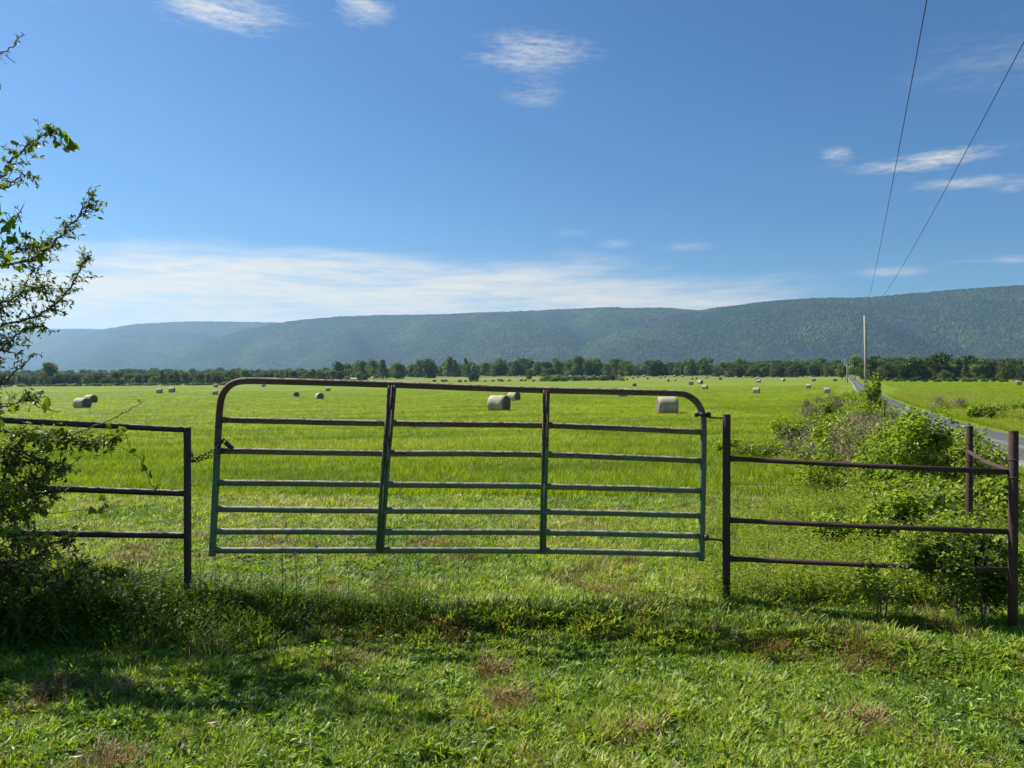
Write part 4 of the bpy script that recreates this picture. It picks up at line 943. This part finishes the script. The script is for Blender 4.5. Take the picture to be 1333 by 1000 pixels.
for (px, py, l) in ((268, 945, 'curled tan fallen leaf lying on the lawn at the lower left'), (90, 989, 'pale fallen leaf near the bottom left corner of the lawn')):
    D = EYE * 960 / (py - 494); p = G(px, D); b = MB(); b.leaf(Vector((0, 0, .06)), Vector((1, .2, .12)).normalized(), Vector((0, -.5, .8)).normalized(), .055, .024); o = b.build('fallen_leaf', m_tan, smooth=False); o.location = p; tag(o, l, 'leaf')

# ------------------------------------------------------------------ big thorny shrub at the left
LS = thing('wild_shrub', 'big wild leafy shrub with arching twigs and a climbing vine at the left edge', 'shrub', (-3.75, 4.75, 0)); li = Vector((-3.75, 4.75, 0))
wood_b = MB(); small = MB(); hearts = []
rs_ = random.Random(5)
def twig(p, d, ln, r0, dens, leafl, depth=1, thorn=False):
    n = max(3, int(ln / .03)); pts = [p]; d = d.normalized()
    for i in range(n):
        d = (d + Vector((rs_.gauss(0, .12), rs_.gauss(0, .12), rs_.gauss(.0, .10)))).normalized(); pts.append(pts[-1] + d * ln / n)
    wood_b.tube(pts, [r0 * (1 - .75 * i / n) for i in range(n + 1)], 4, False)
    for i in range(1, n + 1):
        if rs_.random() < dens:
            for _ in range(rs_.choice((1, 2, 3, 4))):
                ld = (d * .5 + Vector((rs_.gauss(0, 1), rs_.gauss(0, 1), rs_.gauss(-.25, .8)))).normalized()
                small.leaf(pts[i], ld, Vector((rs_.gauss(0, .7), rs_.gauss(0, .7), 1)).normalized(), leafl * rs_.uniform(.6, 1.5), leafl * .52 * rs_.uniform(.7, 1.2))
    return pts
def branch(px_pts, D0, D1, r0, sub, dens, leafl, sl=(.10, .28), upb=.3):
    if np.mean([q[1] for q in px_pts[-4:]]) < 500: D0 += .95; D1 += 1.0; r0 *= 1.2; leafl *= 1.15; sl = (sl[0] * 1.2, sl[1] * 1.2); sub /= 1.15
    n = len(px_pts); pts = curve([P(q[0], q[1], D0 + (D1 - D0) * i / (n - 1)) for i, q in enumerate(px_pts)], 6)
    pts = [p + Vector((rs_.gauss(0, .004), rs_.gauss(0, .01), rs_.gauss(0, .004))) for p in pts]
    wood_b.tube(pts, [r0 * (1 - .8 * i / len(pts)) + .001 for i in range(len(pts))], 6, False)
    tot = sum((pts[i + 1] - pts[i]).length for i in range(len(pts) - 1)); cnt = int(tot * sub * 1.5)
    for _ in range(cnt):
        f = rs_.random() ** .85; i = min(int(f * (len(pts) - 1)), len(pts) - 2); d = (pts[i + 1] - pts[i]).normalized()
        dd = (d * .9 + Vector((rs_.gauss(0, .8), rs_.gauss(0, .8), rs_.gauss(upb * .3, .8)))).normalized()
        twig(pts[i], dd, rs_.uniform(*sl) * (1.1 - .6 * f), .0022, dens, leafl)
    for i in range(0, len(pts)):
        if rs_.random() < dens * .8:
            small.leaf(pts[i], Vector((rs_.gauss(0, 1), rs_.gauss(0, 1), rs_.gauss(0, 1))).normalized(), Vector((0, 0, 1)), leafl, leafl * .42)
TR = (-170, 700)
branch([(-230, 640), (-200, 420), (-120, 360), (-40, 355), (20, 343), (50, 335), (80, 307), (105, 277), (121, 256)], 4.7, 4.3, .012, 34, .55, .030, (.08, .22))
branch([(-220, 640), (-160, 480), (-60, 440), (0, 425), (50, 410), (80, 388), (100, 362), (112, 335)], 4.7, 4.4, .011, 34, .60, .030, (.08, .22))
branch([(-220, 600), (-150, 420), (-60, 400), (0, 395), (30, 380), (60, 372)], 4.6, 4.5, .010, 46, .7, .030, (.10, .24))
branch([(-180, 560), (-100, 380), (-40, 330), (0, 335), (40, 322), (64, 318)], 4.5, 4.4, .010, 34, .6, .030, (.08, .2))
branch([(-220, 560), (-120, 330), (-50, 260), (0, 232), (18, 207), (38, 190), (58, 176), (70, 170)], 4.5, 4.3, .009, 26, .5, .030, (.06, .16))
branch([(-60, 280), (-20, 252), (10, 244), (30, 228), (50, 233)], 4.5, 4.35, .006, 28, .6, .030, (.05, .12))
branch([(-200, 400), (-90, 200), (-40, 115), (0, 74), (18, 60), (33, 45)], 4.6, 4.4, .006, 9, .35, .018, (.03, .08))
branch([(-60, 100), (-20, 60), (0, 68), (22, 83)], 4.6, 4.4, .004, 9, .35, .016, (.03, .06))
branch([(-60, 160), (-20, 140), (-2, 122), (4, 110)], 4.6, 4.4, .004, 6, .3, .016, (.03, .06))
branch([(-120, 420), (-40, 330), (0, 305), (18, 290), (32, 268)], 4.5, 4.4, .006, 20, .5, .024, (.04, .1))
branch([(-200, 560), (-90, 500), (-30, 470), (0, 455), (30, 430), (60, 425)], 4.6, 4.4, .009, 40, .7, .030, (.08, .22))
branch([(-160, 600), (-60, 540), (0, 503), (22, 482), (36, 470), (45, 461)], 4.5, 4.2, .006, 12, .35, .026, (.04, .1))
branch([(-160, 560), (-60, 520), (0, 530), (30, 520), (45, 515)], 4.4, 4.3, .006, 26, .6, .03, (.06, .14))
branch([(-180, 640), (-80, 580), (0, 562), (40, 566), (80, 572), (120, 576), (150, 572)], 4.5, 4.35, .010, 56, .8, .034, (.06, .18), -.4)
branch([(80, 572), (110, 560), (140, 548), (165, 536), (186, 523)], 4.4, 4.5, .004, 5, .2, .02, (.02, .05))
branch([(-180, 660), (-80, 610), (0, 585), (40, 595), (70, 606), (88, 612)], 4.5, 4.3, .009, 46, .8, .034, (.06, .18), -.4)
for q in ((30, 640), (50, 660), (70, 640), (90, 700), (20, 600), (60, 620)):
    branch([(-150, 760), (-80, 700), (-30, 670), (q[0] * .4, q[1] + 10), q], 4.6, 4.4 + rs_.uniform(-.25, .25), .008, 60, .85, .034, (.08, .2), -.2)
for q in ((60, 720), (110, 735), (0, 740), (40, 700), (160, 745), (-20, 690), (90, 760)):
    branch([(-120, 790), (-60, 740), (q[0] * .5, q[1] + 10), q], 4.75, 4.85 + rs_.uniform(-.25, .25), .007, 60, .85, .032, (.08, .22), 0)
# trunks and the crown outside the frame that throws the corner's shade
for k in range(5):
    a = k * 1.3; wood_b.tube([(-4.9 + .08 * math.cos(a), 5.6 + .08 * math.sin(a), -.15), (-5.2 + .3 * math.cos(a), 5.8 + .3 * math.sin(a), .9), (-5.5 + .5 * math.cos(a), 6.1 + .5 * math.sin(a), 2.1), (-5.7 + .8 * math.cos(a), 6.2 + .7 * math.sin(a), 3.2)], [.045, .035, .022, .005], 7, False)
for _ in range(2600):
    a = rs_.random() * 6.283; q = math.sqrt(rs_.random()); z = rs_.uniform(.1, 3.0); wdt = 1.55 - .16 * abs(z - 1.5)
    p = Vector((-6.0 + math.cos(a) * q * wdt, 6.0 + math.sin(a) * q * wdt, z))
    if 666.5 + 960 * p.x / p.y > 0: continue
    twig(p, Vector((math.cos(a) - 1, math.sin(a), .5)), rs_.uniform(.15, .4), .003, .85, .042)
wood_b.v = [v - li for v in wood_b.v]; wood_b.build('branches', M_twig, LS)
small.v = [v - li for v in small.v]; o = small.build('small_leaves', M_shrub, LS, False); o['kind'] = 'stuff'
# the climbing vine: big heart-shaped leaves, each a part
vine = thing('climbing_vine', 'climbing vine with broad heart-shaped leaves on the left shrub and fence rail', 'vine', (-2.9, 4.6, 0)); vi = Vector((-2.9, 4.6, 0))
hb_ = MB(); outl = [(0, 0), (.30, -.16), (.52, .05), (.48, .40), (.26, .75), (0, 1.0), (-.26, .75), (-.48, .40), (-.52, .05), (-.30, -.16)]
hb_.v = [Vector((x_, y_, abs(x_) * .28 - .10 * y_ * y_)) for x_, y_ in outl] + [Vector((0, .4, -.02))]
hb_.f = [(10, i, (i + 1) % 10) for i in range(10)]; heart_me = hb_.mesh('heart_leaf', M_heart)
vt = MB()
def vine_run(px_pts, D0, D1, n, s0, s1, jit=.04):
    if np.mean([q[1] for q in px_pts]) < 420: D0 += .97; D1 += 1.0; s0 *= 1.2; s1 *= 1.2
    pts = curve([P(q[0], q[1], D0 + (D1 - D0) * i / (len(px_pts) - 1)) for i, q in enumerate(px_pts)], 6); vt.tube([p - vi for p in pts], .0022, 5, False)
    for k in range(n):
        p = pts[int((k + rs_.random()) / n * (len(pts) - 1))] + Vector((rs_.gauss(0, jit), rs_.gauss(0, jit), rs_.gauss(0, jit))); o = link(bpy.data.objects.new('leaf', heart_me), vine)
        o.location = p - vi; s = rs_.uniform(s0, s1) * .82; o.scale = (s, s, s); o.rotation_euler = (rs_.uniform(.7, 2.6), rs_.gauss(0, .5), rs_.uniform(0, 6.28))
vine_run([(-20, 262), (10, 235), (28, 200), (45, 188), (62, 172), (70, 168), (78, 178), (86, 190), (98, 194)], 4.36, 4.3, 30, .04, .06, .022)
vine_run([(84, 188), (90, 196), (100, 193)], 4.3, 4.3, 9, .04, .055, .02)
vine_run([(-30, 290), (5, 278), (14, 300), (20, 312), (35, 318), (52, 326), (75, 318)], 4.34, 4.3, 26, .045, .07, .03)
vine_run([(-40, 340), (0, 325), (10, 345), (30, 340)], 4.3, 4.3, 12, .04, .06, .03)
vine_run([(-40, 520), (5, 526), (35, 522), (50, 530), (70, 535), (80, 536)], 4.3, 4.5, 12, .05, .075, .03)
vine_run([(-60, 560), (20, 568), (70, 575), (120, 574), (158, 566)], 4.4, 4.45, 26, .045, .07, .04)
vine_run([(160, 560), (168, 577), (171, 590), (183, 597), (184, 607), (192, 618), (196, 632), (206, 634)], 4.5, 4.5, 7, .05, .07, .008)
vine_run([(-60, 640), (10, 650), (60, 668), (105, 664), (128, 668), (140, 664)], 4.4, 4.45, 20, .045, .07, .04)
vine_run([(-60, 700), (10, 690), (40, 710), (80, 745), (60, 770)], 4.45, 4.5, 18, .05, .075, .05)
vine_run([(-60, 600), (0, 610), (30, 640), (10, 680)], 4.3, 4.35, 16, .05, .07, .05)
vt.build('stems', M_twig, vine)
